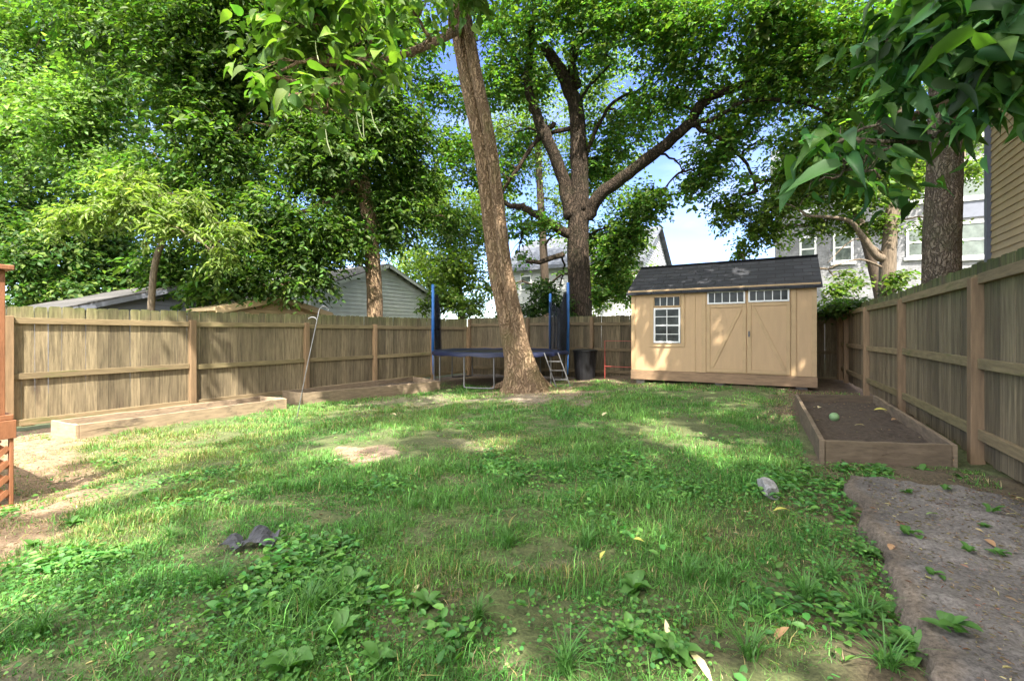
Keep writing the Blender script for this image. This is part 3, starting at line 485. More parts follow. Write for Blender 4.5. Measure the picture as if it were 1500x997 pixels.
# grey painted brick house, behind the shed on the right
BY = 25.5
def bX(px, v=BY): r = (px - CX) / F; Y = v / (r * SA + CA); return cam2w(r * Y, Y)[0]
def bZ(px, py, v=BY): r = (px - CX) / F; Y = v / (r * SA + CA); return CH - (py - HY) / F * Y
gb = thing('brick_house', 'grey painted brick house with white framed windows seen between the trees behind the right fence', 'house', (bX(1132), BY, -.2))
m = MB(); xL, xR = bX(1135), bX(1560); zT = bZ(1430, 205); m.box(xL, xR, BY, BY + 8, -.6, zT); build('wall', m, M['gbrick'], gb)
m = MB(); m.box(xL - .2, xR + .2, BY - .3, BY - .002, zT - .02, zT + .3); m.box(xL - .2, xR + .2, BY, BY + 8.2, zT + .002, zT + .29); build('cornice', m, M['white'], gb)
m = MB(); m.add([(xL - .2, BY - .25, zT + .3), (xR + .2, BY - .25, zT + .3), (xR + .2, BY + 4, zT + 2.4), (xL - .2, BY + 4, zT + 2.4), (xR + .2, BY + 8.2, zT + .3), (xL - .2, BY + 8.2, zT + .3)], [(0, 1, 2, 3), (3, 2, 4, 5), (0, 3, 5), (1, 4, 2), (0, 5, 4, 1)]); build('roof', m, M['broof'], gb)
for a, b, t_, bt in ((1171, 1196, 346, 384), (1220, 1250, 341, 384), (1327, 1358, 333, 377), (1403, 1450, 324, 377), (1403, 1450, 232, 290), (1327, 1357, 246, 296), (1221, 1250, 262, 306), (1173, 1197, 268, 310)):
    mpx = (a + b) / 2; sash(gb, bX(a), bX(b), bZ(mpx, bt), bZ(mpx, t_), BY)
m = MB(); m.box(bX(1400), xR, BY - .055, BY - .003, bZ(1425, 318), bZ(1425, 293)); build('siding_band', m, M['dgsiding'], gb)
# tan sided house close beyond the right fence
th_ = thing('sided_house', 'tan lap-sided house wall standing just beyond the right fence at the edge of the picture', 'house', (3.2, 11.1, 0))
m = MB(); lap(m, (3.2, 11.1), (3.2, -7), -.1, 6.6, (-1, 0), .125); lap(m, (9.5, 11.1), (3.2, 11.1), -.1, 6.6, (0, 1), .125); m.box(3.22, 9.5, -7, 11.07, -.1, 6.58); build('wall', m, M['tsiding'], th_)
m = MB(); m.box(3.13, 3.24, 11.02, 11.135, -.1, 6.6); build('corner_board', m, M['dgsiding'], th_)
m = MB(); m.add([(2.9, -7.3, 6.62), (2.9, 11.4, 6.62), (6.4, 11.4, 8.6), (6.4, -7.3, 8.6), (9.9, 11.4, 6.62), (9.9, -7.3, 6.62)], [(0, 1, 2, 3), (3, 2, 4, 5), (0, 3, 5), (1, 4, 2), (0, 5, 4, 1)]); build('roof', m, M['groof'], th_)
# white house, far centre
HYv = 26; wh = thing('sided_house', 'white sided house with blue-grey roof behind the back fence between two big trunks', 'house', (-14, HYv, -.2))
hx0, hx1 = bX(742, HYv), bX(942, HYv); m = MB(); lap(m, (hx0, HYv), (hx1, HYv), -.6, bZ(790, 391, HYv), (0, -1), .16, .03); hz = bZ(790, 391, HYv)
lap(m, (hx1, HYv + .01), (hx1, HYv + 7), -.6, hz + 2.3, (1, 0), .16, .03, clip=lambda z: (0, 1) if z < hz else (max(0, (z - hz) / 2.3 * .5), 1 - max(0, (z - hz) / 2.3 * .5)))
build('wall', m, M['wsiding'], wh)
m = MB(); e = .35
for s_, y0_, y1_ in ((1, HYv - e, HYv + 3.5), (-1, HYv + 7 + e, HYv + 3.5)):
    vs = [(hx0 - .3, y0_, hz - .1), (hx1 + .3, y0_, hz - .1), (hx1 + .3, y1_, hz + 2.4), (hx0 - .3, y1_, hz + 2.4)]; vs += [(a, b, c + .12) for a, b, c in vs]; m.add(vs, [(0, 1, 2, 3), (4, 5, 6, 7), (0, 1, 5, 4), (1, 2, 6, 5), (2, 3, 7, 6), (3, 0, 4, 7)])
build('roof', m, M['broof'], wh); m = MB(); m.box(hx0 - .3, hx1 + .3, HYv - e - .06, HYv - e - .004, hz - .2, hz - .02); build('gutter', m, M['dgsiding'], wh)
sash(wh, bX(763, HYv), bX(779, HYv), bZ(770, 425, HYv), bZ(770, 404, HYv), HYv - .03, .07, False)
sash(wh, bX(884, HYv), bX(900, HYv), bZ(890, 440, HYv), bZ(890, 412, HYv), HYv - .03, .07, False)
# pale garage, gable facing the yard
def gable(name, label, xf, v0, v1, ze, zr, depth, sid, roof, cat='garage', lapz=.14, gover=.25):
    r_ = thing(name, label, cat, (xf, v0, -.3)); vm = (v0 + v1) / 2; m = MB(); cl = lambda z: (0, 1) if z < ze else ((z - ze) / (zr - ze) * .5, 1 - (z - ze) / (zr - ze) * .5)
    lap(m, (xf, v0), (xf, v1), -.5, zr, (1, 0), lapz, .045, cl); lap(m, (xf - depth, v0), (xf, v0), -.5, ze, (0, -1), lapz, .025); build('wall', m, M[sid], r_)
    for s_, ve in ((1, v0), (-1, v1)):
        m = MB(); k = (zr - ze) / (vm - v0); yo = ve - s_ * .25; zo = ze - .25 * k
        vs = [(xf + gover, yo, zo), (xf + gover, vm, zr), (xf - depth, vm, zr), (xf - depth, yo, zo)]; vs += [(a, b, c + .07) for a, b, c in vs]; m.add(vs, [(0, 1, 2, 3), (4, 5, 6, 7), (0, 1, 5, 4), (1, 2, 6, 5), (2, 3, 7, 6), (3, 0, 4, 7)]); build('roof_slope', m, M[roof], r_)
    m = MB()
    for ve in (v0 - .25, v1 + .25): k = (zr - ze) / (vm - v0); m.bar((xf + gover + .012, ve, ze - .25 * k - .03), (xf + gover + .012, vm, zr - .03), .02, .11)
    build('rake_board', m, M['dgsiding' if roof == 'groof' and ze < 2 else sid], r_); return r_
gar = gable('garage', 'pale grey-green sided garage gable rising behind the left fence and slim trunk', -13, 9.5, 15.8, 2.55, 3.72, 6, 'gsiding', 'groof')
gable('garage', 'low garage with a bare grey shingle roof half hidden by leaves behind the left fence', -14, 3.9, 9.2, 1.68, 2.5, 6, 'dgsiding', 'groof')
gable('outbuilding', 'small tan lap-sided outbuilding peeking over the fence under the leaves', -11.3, 5.9, 8.6, 1.72, 2.05, 1.2, 'tsiding', 'tsiding', 'outbuilding', .09, .15)
# ------------------------------------------------------------------ deck at the left edge
dk_ = thing('deck', 'orange-brown stained deck corner with railing post at the far left edge', 'deck', (-5.0, 1.1, -.2)); D0, D1 = -5.02, 1.10
m = MB(); m.box(-8, D0, -1.5, D1, .47, .51); build('deck_floor', m, M['deck'], dk_, bevel=.004)
m = MB(); m.box(D0 - .04, D0 + .012, -1.5, D1 + .012, .33, .468); m.box(-8, D0 - .042, D1 - .03, D1 + .012, .33, .468); build('fascia_board', m, M['deck'], dk_, bevel=.004)
m = MB(); m.box(D0 - .05, D0 + .0, D1 - .022, D1, -.3, .328); m.box(D0 - .04, D0 - .002, -1.5, D1 - .024, -.24, -.17); build('lattice_frame', m, M['deck'], dk_, bevel=.004)
m = MB(); z0l, z1l = -.17, .328
for sgn, xo in ((1, D0 - .012), (-1, D0 - .024)):
    for k in range(-8, 32):
        y0 = -2.0 + k * .11; ya, za, yb, zb = (y0, z0l, y0 + (z1l - z0l), z1l) if sgn > 0 else (y0, z1l, y0 + (z1l - z0l), z0l)
        t_ = 1
        if ya < -1.5: t_ = (-1.5 - ya) / (yb - ya); ya = -1.5; za += (zb - za) * t_
        if yb > D1 - .024: t_ = (D1 - .024 - ya) / (yb - ya); yb = D1 - .024; zb = za + (zb - za) * t_
        if yb - ya > .03 and t_ is not None: m.bar((xo, ya, za), (xo, yb, zb), .009, .036)
build('lattice', m, M['deck'], dk_)
m = MB(); px_, py_ = -4.93, .93; m.box(D0 - .02 - .09, D0 - .02, D1 - .13, D1 - .04, .512, 1.60); build('railing_post', m, M['deck'], dk_, bevel=.004)
m = MB(); m.box(D0 - .15, D0 + .02, D1 - .17, D1 - .0, 1.602, 1.64); build('post_cap', m, M['deck'], dk_, bevel=.006)
m = MB(); m.box(D0 - .10, D0 - .04, -1.5, D1 - .132, 1.45, 1.54); m.box(D0 - .10, D0 - .04, -1.5, D1 - .132, .60, .66); build('handrail', m, M['deck'], dk_)
for k in range(18): m = MB(); yy = D1 - .25 - k * .13; m.box(D0 - .085, D0 - .052, yy, yy + .033, .662, 1.448); build('baluster', m, M['deck'], dk_)
# ------------------------------------------------------------------ trampoline
tcx, tcy = cam2w(-.325, 12.75); tg = -.2; tr = 1.85; th0 = .62
tp = thing('trampoline', 'round blue trampoline on steel legs behind the leaning tree', 'trampoline', (tcx, tcy, tg))
ang = lambda a, r=tr, z=0: Vector((*[p + q for p, q in zip((tcx, tcy), cam2w(math.cos(a) * r, math.sin(a) * r))], z))
m = MB(); m.tube([ang(i * math.pi / 24, tr - .02, th0) for i in range(49)], .024, 8, cap=False); build('frame_ring', m, M['metal'], tp, smooth=True)
m = MB(); n = 48; vs = [ang(0, 0, th0 + .0)] + [ang(i * 2 * math.pi / n, tr - .30, th0 + .01) for i in range(n)]; m.add(vs, [(0, 1 + i, 1 + (i + 1) % n) for i in range(n)]); build('jumping_mat', m, M['black'], tp)
m = MB(); vs = []
for i in range(n):
    a = i * 2 * math.pi / n
    for rr, zz in ((tr - .34, th0 + .015), (tr - .28, th0 + .05), (tr - .03, th0 + .055 + random.gauss(0, .006)), (tr + .03, th0 + .02), (tr + .035, th0 - .05 + random.gauss(0, .012))): vs.append(ang(a, rr, zz))
m.add(vs, [(i * 5 + k, i * 5 + k + 1, ((i + 1) % n) * 5 + k + 1, ((i + 1) % n) * 5 + k) for i in range(n) for k in range(4)]); build('spring_pad', m, M['navy'], tp, smooth=True)
for a0 in (-math.pi + .15, -2.05, -1.2, -.2, .85, 2.1):
    m = MB(); a1 = a0 + .42; m.tube(curve([ang(a0, tr - .03, th0), ang(a0, tr - .03, .1), ang(a0, tr - .03, tg + .06), ang(a0 + .05, tr - .03, tg + .02), ang(a1 - .05, tr - .03, tg + .02), ang(a1, tr - .03, tg + .06), ang(a1, tr - .03, .1), ang(a1, tr - .03, th0)], 3), .021, 7); build('leg', m, M['metal'], tp, smooth=True)
for a0, hh in ((math.pi, 2.5), (-.02, 2.55), (.66, 2.35)):
    m = MB(); m.tube([ang(a0, tr + .02, .0), ang(a0, tr + .03, th0 - .05)], .02, 7); m.tube([ang(a0, tr + .03, th0 - .04), ang(a0, tr + .03, 1.6), ang(a0, tr + .03, hh)], [.04, .042, .04], 10); build('net_pole', m, M['blue'], tp, smooth=True)
    m = MB(); b0 = ang(a0, tr - .05, th0 + .06); vs = []; K = 14
    for i in range(K + 1):
        w_ = math.sin(i * 2.1) * .05; q = a0 + (.02 + i * (.035 if abs(a0) < 1 else .016)) * (1 if a0 in (2.45, math.pi) and a0 != math.pi else -1); rr = tr - .06 + w_; zt_ = hh - .25 - .5 * (i / K) ** 1.5; vs += [ang(q, rr, th0 + .06), ang(q, rr + .02, (th0 + zt_) / 2), ang(q, rr, zt_)]
    m.add(vs, [(i * 3 + k, i * 3 + 3 + k, i * 3 + 4 + k, i * 3 + 1 + k) for i in range(K) for k in range(2)]); build('safety_net', m, M['net'], tp, smooth=True)
# ladder hooked to the trampoline
la = P(797, 512, 11.2); lb = P(815, 553, 10.9); lb.z = float(gz(lb.x)); dirx = Vector((*cam2w(.34, 0), 0)); la.z = .66
ld = thing('ladder', 'small white metal ladder leaning on the trampoline right of the leaning trunk', 'ladder', lb)
for s_ in (0, 1): m = MB(); m.tube([lb + dirx * s_, la + dirx * s_], .014, 7); build('side_rail', m, M['metal'], ld)
for k in range(3): m = MB(); q = lb.lerp(la, .22 + k * .26); m.tube([q, q + dirx], .014, 6); build('rung', m, M['metal'], ld)
# black bin and red frame in the back corner
b0 = P(857, 547, 12.9); b0.z = float(gz(b0.x)); bn = thing('compost_bin', 'black plastic bin standing between the trampoline and the red frame', 'bin', b0); m = MB(); m.tube([b0, b0 + Vector((0, 0, .4)), b0 + Vector((0, 0, .80))], [.27, .30, .33], 20); build('tub', m, M['black'], bn, smooth=False)
m = MB(); m.tube([b0 + Vector((0, 0, .8)), b0 + Vector((0, 0, .83)), b0 + Vector((0, 0, .86))], [.36, .36, .27], 20); build('lid', m, M['black'], bn)
a = P(886, 550, 12.3); b = P(925, 550, 11.9); a.z = b.z = float(gz(a.x)); m = MB(); up = Vector((0, 0, 1.05)); m.tube([a, a + up, b + up, b], .012, 6); m.tube([a + up * .35, b + up * .35], .01, 6)
tag(build('pipe_frame', m, M['red'], at=a), 'thin faded red tubular frame against the back fence left of the shed', 'frame')
# shepherd hook
h0 = G(433, 614); hd = P(466, 462, 7.4); hk = thing('shepherd_hook', 'leaning grey iron double shepherd hook pole in front of the left fence', 'plant hook', h0)
m = MB(); m.tube([h0 - Vector((0, 0, .1)), h0.lerp(hd, .5), hd], .0075, 7); build('pole', m, M['hook'], hk)
sd_ = Vector((*cam2w(1, 0), 0)); upv = Vector((0, 0, 1))
def hookarc(c0, w, h, s_): return curve([c0, c0 + upv * h * .7 + sd_ * s_ * w * .15, c0 + upv * h + sd_ * s_ * w * .55, c0 + upv * h * .75 + sd_ * s_ * w, c0 + upv * h * .45 + sd_ * s_ * w * 1.02], 5)
m = MB(); m.tube(hookarc(hd, .16, .15, 1), .0065, 6); build('hook', m, M['hook'], hk); m = MB(); q = h0.lerp(hd, .95); m.tube(hookarc(q, .13, .06, -1), .0065, 6); build('hook', m, M['hook'], hk)
# ------------------------------------------------------------------ trees
def tree(name, label, base, group=None): return thing(name, label, 'tree', base, group)
# leaning catalpa in the lawn
B0 = G(770, 568); lean = [(766, 572, 10.35), (758, 530, 10.3), (746, 480, 10.2), (729, 400, 10.1), (716, 300, 9.9), (704, 210, 9.7), (681, 100, 9.5), (664, 0, 9.3), (650, -90, 9.1), (640, -180, 8.9)]
t1 = tree('catalpa_tree', 'big leaning brown trunk in the lawn in front of the trampoline, with broad leaves', B0)
m = MB(); pts = [P(*q) for q in lean]; pts[0].z = B0.z - .1
c1 = limb(m, pts, .235, .13, 60, .0, 14, .07, .7, .42, ridge=.022)
off = Vector((*cam2w(.185, -.15), 0)); limb(m, [p + off * (1.1 if i else 1.6) for i, p in enumerate(pts[:9])], .155, .105, 46, .0, 14, .09, .8, .25, ridge=.03)
for k in range(9): # root flare
    a = k * .7 + .2; L = random.uniform(.65, .95); e = B0 + Vector((math.cos(a) * L, math.sin(a) * L, -.02)); m.tube(curve([B0 + Vector((0, 0, .6)), B0 + Vector((math.cos(a) * .35, math.sin(a) * .35, .18)), e], 4), [.2, .2, .19, .17, .15, .12, .09, .06, .03], 8, .1)
top = c1[-1]; lb1 = [(680, 40, 9.3), (640, 60, 8.6), (590, 80, 7.6), (530, 90, 6.8), (470, 95, 6.3)]; n1 = limb(m, [P(*q) for q in lb1], .09, .03, 8)
vis = [blob(470, 70, 6.3, 62), blob(540, 45, 6.5, 70), blob(425, 40, 6.2, 60), blob(600, 5, 7, 60), blob(445, 140, 5.9, 45), blob(510, 125, 5.9, 42), blob(400, 110, 6, 40, .7), blob(480, 165, 5.8, 32), blob(560, 105, 6.2, 36, .8), blob(680, -30, 8.2, 55), blob(740, -30, 8.5, 60, .7), blob(630, 60, 7.6, 24, .5), blob(480, -20, 6, 70)]
over = [wblob(-4.2, 6.6, 9.6, 1.7, 1.8, 1.1), wblob(-5.4, 9.0, 11.2, 1.8, 1.8, 1.1), wblob(-3.2, 8.2, 11.0, 1.8, 1.8, 1.1), wblob(-3.2, 5.0, 9.0, 1.4, 1.5, .9)]
twigs(m, list(n1), vis, .035, 5, 3); twigs(m, [top, c1[-4]], over, .08, 3, 4)
build('trunk', m, M['barkA'], t1, smooth=True)
BL = (.075, .15, .028)
crown('crown', vis, 380, 7, .19, .55, 'heart', (.09, .17, .03), .25, t1, 31, -1.0, .6, 'bigleaf', .45, (.15, .24, .04), .4, 2.6)
crown('upper_crown', over, 1000, 8, .22, .62, 'heart', BL, .22, t1, 32, -.9, .3, 'bigleaf', .35, (.12, .20, .035), .3, 3.2)
for (a, b, d, l) in ((470, 135, 5.8, .32), (462, 60, 6, .30), (477, 190, 5.7, .36), (522, 165, 5.8, .34), (532, 170, 5.75, .28), (543, 160, 5.8, .38), (440, 118, 6, .2), (575, 110, 6.2, .25)):
    p = P(a, b, d); m = MB(); s_ = random.gauss(0, .03); m.tube(curve([p, p + Vector((s_, 0, -l * .5)), p + Vector((s_ * 3, .01, -l))], 4), [.005, .006, .006, .006, .006, .006, .006, .005, .003], 6); build('seed_pod', m, M['pod'], t1)
# tree beyond right fence, near trunk
q = P(1378, 560, 7.2); t2 = tree('catalpa_tree', 'thick straight trunk beyond the right fence with big drooping dark leaves', (q.x, q.y, 0)); m = MB()
c2 = limb(m, [Vector((q.x, q.y, -.1)), P(1379, 400, 7.2), P(1381, 300, 7.15), P(1384, 200, 7.1), P(1388, 100, 7.0), P(1392, -20, 6.9), P(1396, -200, 6.8)], .245, .185, 60, .0, 8, .05, .8, ridge=.025)
n2 = limb(m, [c2[26], P(1392, 150, 6.2), P(1380, 150, 5.0), P(1340, 170, 3.9), P(1290, 195, 3.4)], .09, .02, 8); n3 = limb(m, [c2[34], P(1400, 40, 5.6), P(1430, 60, 4), P(1410, 80, 3.3)], .08, .02, 8)
vis2 = [blob(1175, 285, 3.5, 20, .8), blob(1215, 215, 3.6, 26, .8), blob(1275, 185, 3.5, 45), blob(1235, 235, 3.4, 32, .9), blob(1200, 265, 3.4, 22, .7), blob(1310, 150, 3.5, 50), blob(1290, 262, 3.35, 30, .8), blob(1330, 215, 3.5, 34), blob(1395, 80, 3.2, 52), blob(1455, 60, 3.0, 66), blob(1355, 45, 3.4, 56), blob(1310, 60, 3.6, 40, .8), blob(1440, 140, 3.1, 42, .9), blob(1490, 130, 3.0, 36), blob(1400, 10, 3.2, 60), blob(1490, 0, 3, 70)]
over2 = [wblob(1.2, 7.6, 9.2, 1.8, 1.8, 1.1), wblob(3.2, 8.6, 9.8, 2, 2, 1.2), wblob(1.4, 10.2, 10.4, 1.8, 1.8, 1.1), wblob(3.4, 6.0, 9.6, 1.8, 2, 1.2), wblob(1.9, 9.4, 12, 1.8, 1.8, 1.2)]
twigs(m, list(n2) + list(n3), vis2, .018, 3, 5); twigs(m, c2[-6:], over2, .07, 3, 6); build('trunk', m, M['barkB'], t2, smooth=True)
crown('crown', vis2, 185, 6, .215, .36, 'heart', (.06, .15, .045), .3, t2, 33, -.7, 1.1, 'bigleaf', .5, (.09, .19, .035), .3, 2.4, updev=.8)
crown('upper_crown', over2, 1500, 8, .22, .6, 'heart', BL, .22, t2, 34, -.9, .3, 'bigleaf', .35, (.12, .20, .035), .3, 3.2)
# unseen shade tree added behind the photographer: its crown throws the lawn into shade
t7 = tree('added_shade_tree', 'added unseen shade tree standing behind the camera, out of frame', (2.2, -7.2, 0)); m = MB()
c7 = limb(m, [Vector((2.2, -7.2, -.1)), Vector((2.2, -7.1, 3)), Vector((2.4, -6.6, 6)), Vector((2.6, -5.6, 10)), Vector((2.8, -4.4, 13))], .42, .2, 14, .05, 8)
gr7 = [wblob(a + random.gauss(0, .25), b + random.gauss(0, .25), 14 + .2 * b + random.gauss(0, .6), 1.35, 1.35, .9) for a in (.2, 1.9, 3.6, 5.3, 7) for b in (-8.6, -6.8, -5.0, -3.2, -1.4, .4, 2.0) if not (a < 1 and b < -7)]
gr7 += [wblob(-5.1 + random.gauss(0, .15), b, 10.2 + random.gauss(0, .3), 1.3, 1.3, .8, 2.2) for b in (-.1, 1.4, 2.8, 4.2, 5.6, 6.8)] + [wblob(a, 7.6, 10.2, 1.4, 1.4, .9, 2.2) for a in (-4.6, -3.0, -1.4, .2)] + [wblob(-2.2, 3.6, 11.5, 1.4, 1.4, .8)] + [wblob(a, 9.2, b, 1.5, 1.4, 1.0, 1.6) for a, b in ((-2.2, 10.5), (-1, 12), (.4, 13.5))]  # extra clumps added to shade the left fence, back fence and maple trunk
twigs(m, c7[-12:], gr7, .06, 2, 66); build('trunk', m, M['barkgrey'], t7, smooth=True)
crown('crown', gr7, 10500, 8, .17, .62, 'oval', BL, .22, t7, 67, -1.3, .3, 'leaf', .3, (.12, .20, .035), .3, 4)
# big forked maple beyond the back fence
q = P(850, 560, 15.8); t3 = tree('maple_tree', 'dark forked maple behind the back fence left of the shed with a wide crown', (q.x, q.y, -.2)); m = MB(); D = 15.8
tr0 = limb(m, [Vector((q.x, q.y, -.4)), P(850, 460, D), P(848, 390, D), P(847, 330, D), P(850, 300, D)], .43, .32, 44, .0, 10, .05, ridge=.03)
segs = [([(850, 310, D), (848, 230, D), (843, 160, D), (825, 110, D - .2), (796, 66, D - .3)], .34, .17), ([(846, 130, D), (838, 95, D - .3), (850, 50, D - .6), (868, 0, D - 1), (880, -80, D - 1.5)], .17, .08), ([(838, 318, D), (826, 265, D), (802, 205, D - .2), (785, 165, D - .3), (773, 120, D - .4), (778, 65, D - .6), (786, -10, D - 1)], .25, .09),
  ([(860, 320, D), (880, 285, D - .3), (930, 248, D - .8), (975, 212, D - 1.4), (1012, 178, D - 1.9), (1032, 148, D - 2.2), (1080, 128, D - 2.8), (1150, 112, D - 3.4), (1210, 60, D - 4), (1250, 0, D - 4.5)], .23, .07),
  ([(1008, 182, D - 1.9), (1050, 200, D - 2.2), (1090, 235, D - 2.4), (1110, 280, D - 2.5)], .08, .03), ([(1008, 184, D - 1.9), (1050, 172, D - 2.6), (1095, 148, D - 3.2), (1170, 150, D - 3.8), (1230, 175, D - 4)], .08, .03),
  ([(838, 345, D), (800, 325, D - .2), (770, 305, D - .3), (745, 300, D - .4), (700, 280, D - .8)], .18, .05), ([(825, 372, D), (795, 382, D - .3), (770, 383, D - .4)], .10, .06), ([(812, 180, D), (780, 215, D), (750, 260, D), (735, 285, D)], .09, .05), ([(850, 190, D), (825, 190, D), (808, 195, D)], .09, .07),
  ([(858, 230, D), (890, 160, D - .4), (950, 120, D - .8), (990, 60, D - 1.3)], .07, .03), ([(845, 150, D), (870, 120, D - .3), (900, 90, D - .6)], .06, .03), ([(776, 120, D), (740, 60, D), (715, 10, D - .5)], .07, .03)]
nod = [tr0[-1]]
for s_, a, b in segs: nod += limb(m, [P(*w_) for w_ in s_], a, b, 12, .12, 6, .05, jit=.02)
mb3 = [blob(1022, 262, 14.5, 36, .9), blob(962, 285, 15, 28, .8), blob(1055, 300, 14.3, 20, .7), blob(905, 375, 16, 34, 1), blob(880, 430, 16.2, 30, 1), blob(925, 425, 16.2, 26, 1), blob(925, 345, 15.8, 26, .8), blob(760, 370, 16.8, 22, .7), blob(1010, 30, 13.5, 60, .7), blob(940, 10, 14, 60, .7), blob(850, -10, 14.5, 60, .6), blob(1120, 200, 13.4, 45, .8), blob(1020, 110, 14, 50, .7), blob(760, 190, 16.4, 45, .7), blob(1270, 240, 12.6, 40, .8), blob(600, 120, 16.5, 34, .6), blob(640, 130, 16.5, 36, .5), blob(650, 215, 16.5, 38, .6), blob(620, 60, 16, 40, .5), blob(1080, 300, 14, 30, .6), blob(700, 60, 16, 50, .6), blob(860, 345, 16.6, 30, .7), blob(700, 230, 15.5, 50, .8), blob(755, 130, 16, 62, .8), blob(740, 250, 17, 45, .7), blob(790, 20, 15, 80, .9), blob(890, 60, 15, 75, .7), blob(905, 180, 16.5, 70, .75), blob(870, 250, 17, 50, .8), blob(985, 150, 14.5, 60, .7), blob(970, 60, 14, 60, .5), blob(1060, 40, 13, 80, .7), blob(1090, 150, 13.4, 62, .9), blob(1060, 225, 14, 52, .9), blob(1000, 250, 14.5, 40, .7), blob(1160, 110, 12.3, 75), blob(1180, 210, 12.8, 58), blob(1120, 270, 13.6, 42, .8), blob(1240, 60, 11.3, 80), blob(1230, 160, 12, 60), blob(1320, 60, 11.5, 75, .9), blob(900, 340, 16, 42), blob(940, 305, 15.3, 38), blob(890, 400, 16.5, 32, .9), blob(770, 335, 16.5, 38, .8), blob(820, 420, 17, 30, .7), blob(800, 330, 15.4, 22, .6), blob(1140, 20, 12, 70), blob(690, 140, 16.5, 45, .6), blob(920, 420, 17, 25, .6)]
twigs(m, nod, mb3, .045, 5, 7); build('trunk', m, M['barkC'], t3, smooth=True)
crown('crown', mb3, 13500, 9, .125, .72, 'oval', (.09, .185, .036), .3, t3, 35, -.78, .33, droop=.2, alt=(.13, .19, .03), altp=.3, tw=6)
# slim tree with a huge dark crown behind the left fence
q = P(548, 560, 13.6); t4 = tree('ash_tree', 'slim brown trunk behind the left fence carrying a broad dense dark green crown', (q.x, q.y, -.3)); m = MB()
c4 = limb(m, [Vector((q.x, q.y, -.4)), P(549, 440, 13.6), P(541, 330, 13.5), P(527, 245, 13.3), P(512, 170, 13), P(490, 60, 12.7), P(470, -60, 12.3)], .25, .12, 14, .06, 7)
nod = c4[-12:] + limb(m, [c4[22], P(450, 205, 12.6), P(390, 130, 12), P(345, 50, 11.5)], .10, .04, 8) + limb(m, [c4[20], P(470, 300, 12.8), P(400, 320, 12), P(320, 330, 11.6)], .09, .03, 8) + limb(m, [c4[24], P(590, 190, 14), P(620, 150, 14.6)], .07, .03, 8)
mb4 = [blob(250, 430, 12.4, 24, .9, .5), blob(300, 425, 12.2, 26, .9, .5), blob(460, 385, 12.4, 26, .8), blob(430, 420, 11.7, 30, .9, .5), blob(370, 425, 11.5, 32, .9, .5), blob(320, 410, 11.3, 34, .9), blob(470, 415, 12.3, 22, .7, .6), blob(620, 315, 14.6, 30, .7), blob(540, 190, 13.4, 80), blob(465, 230, 12.6, 80), blob(420, 320, 12, 68), blob(320, 330, 11.7, 70), blob(350, 395, 11.3, 42), blob(440, 390, 12, 38, .9), blob(560, 310, 14.2, 70), blob(610, 270, 15, 48), blob(490, 350, 12.6, 52), blob(330, 210, 12, 85), blob(390, 110, 12.5, 100), blob(270, 100, 11.8, 95), blob(290, 10, 11.2, 95), blob(520, 60, 13, 90), blob(400, 10, 12, 90), blob(590, 190, 14.6, 55), blob(240, 280, 11.8, 70), blob(170, 30, 12, 90, .9), blob(560, -10, 13, 70), blob(250, 390, 12.4, 45), blob(300, 430, 11.4, 26, .8), blob(660, 330, 16, 40, .6)]
twigs(m, nod, mb4, .04, 5, 8); build('trunk', m, M['barkA'], t4, smooth=True)
crown('crown', mb4, 13500, 9, .15, .5, 'oval', (.06, .12, .022), .27, t4, 36, -1.0, .35, droop=.3, alt=(.11, .17, .03), altp=.22, tw=6)
# walnut with long feathery leaves in the sun
q = P(215, 560, 10.9); t5 = tree('walnut_tree', 'young walnut with feathery sunlit pale green leaf sprays reaching over the left fence', (q.x, q.y, -.3)); m = MB(); c5 = limb(m, [Vector((q.x, q.y, -.4)), P(225, 400, 10.6), P(245, 330, 10.4), P(230, 270, 10.2)], .09, .04, 8)
mb5 = [blob(130, 315, 9.8, 42, 1, .4), blob(200, 300, 9.8, 50, 1, .5), blob(250, 330, 9.8, 42, 1, .5), blob(190, 265, 10, 34, 1, .5), blob(340, 340, 10, 34, .8, .5), blob(320, 375, 9.9, 28, .8, .5), blob(85, 330, 9.8, 24, .8, .4), blob(270, 300, 10, 40, .8, .5)]
twigs(m, c5, mb5, .025, 5, 9); build('trunk', m, M['barkgrey'], t5, smooth=True)
crown('crown', mb5, 420, 14, .15, .3, 'oval', (.16, .23, .055), .2, t5, 37, -1.6, .6, droop=.3, alt=(.22, .28, .09), altp=.3, tw=5, updev=.35)
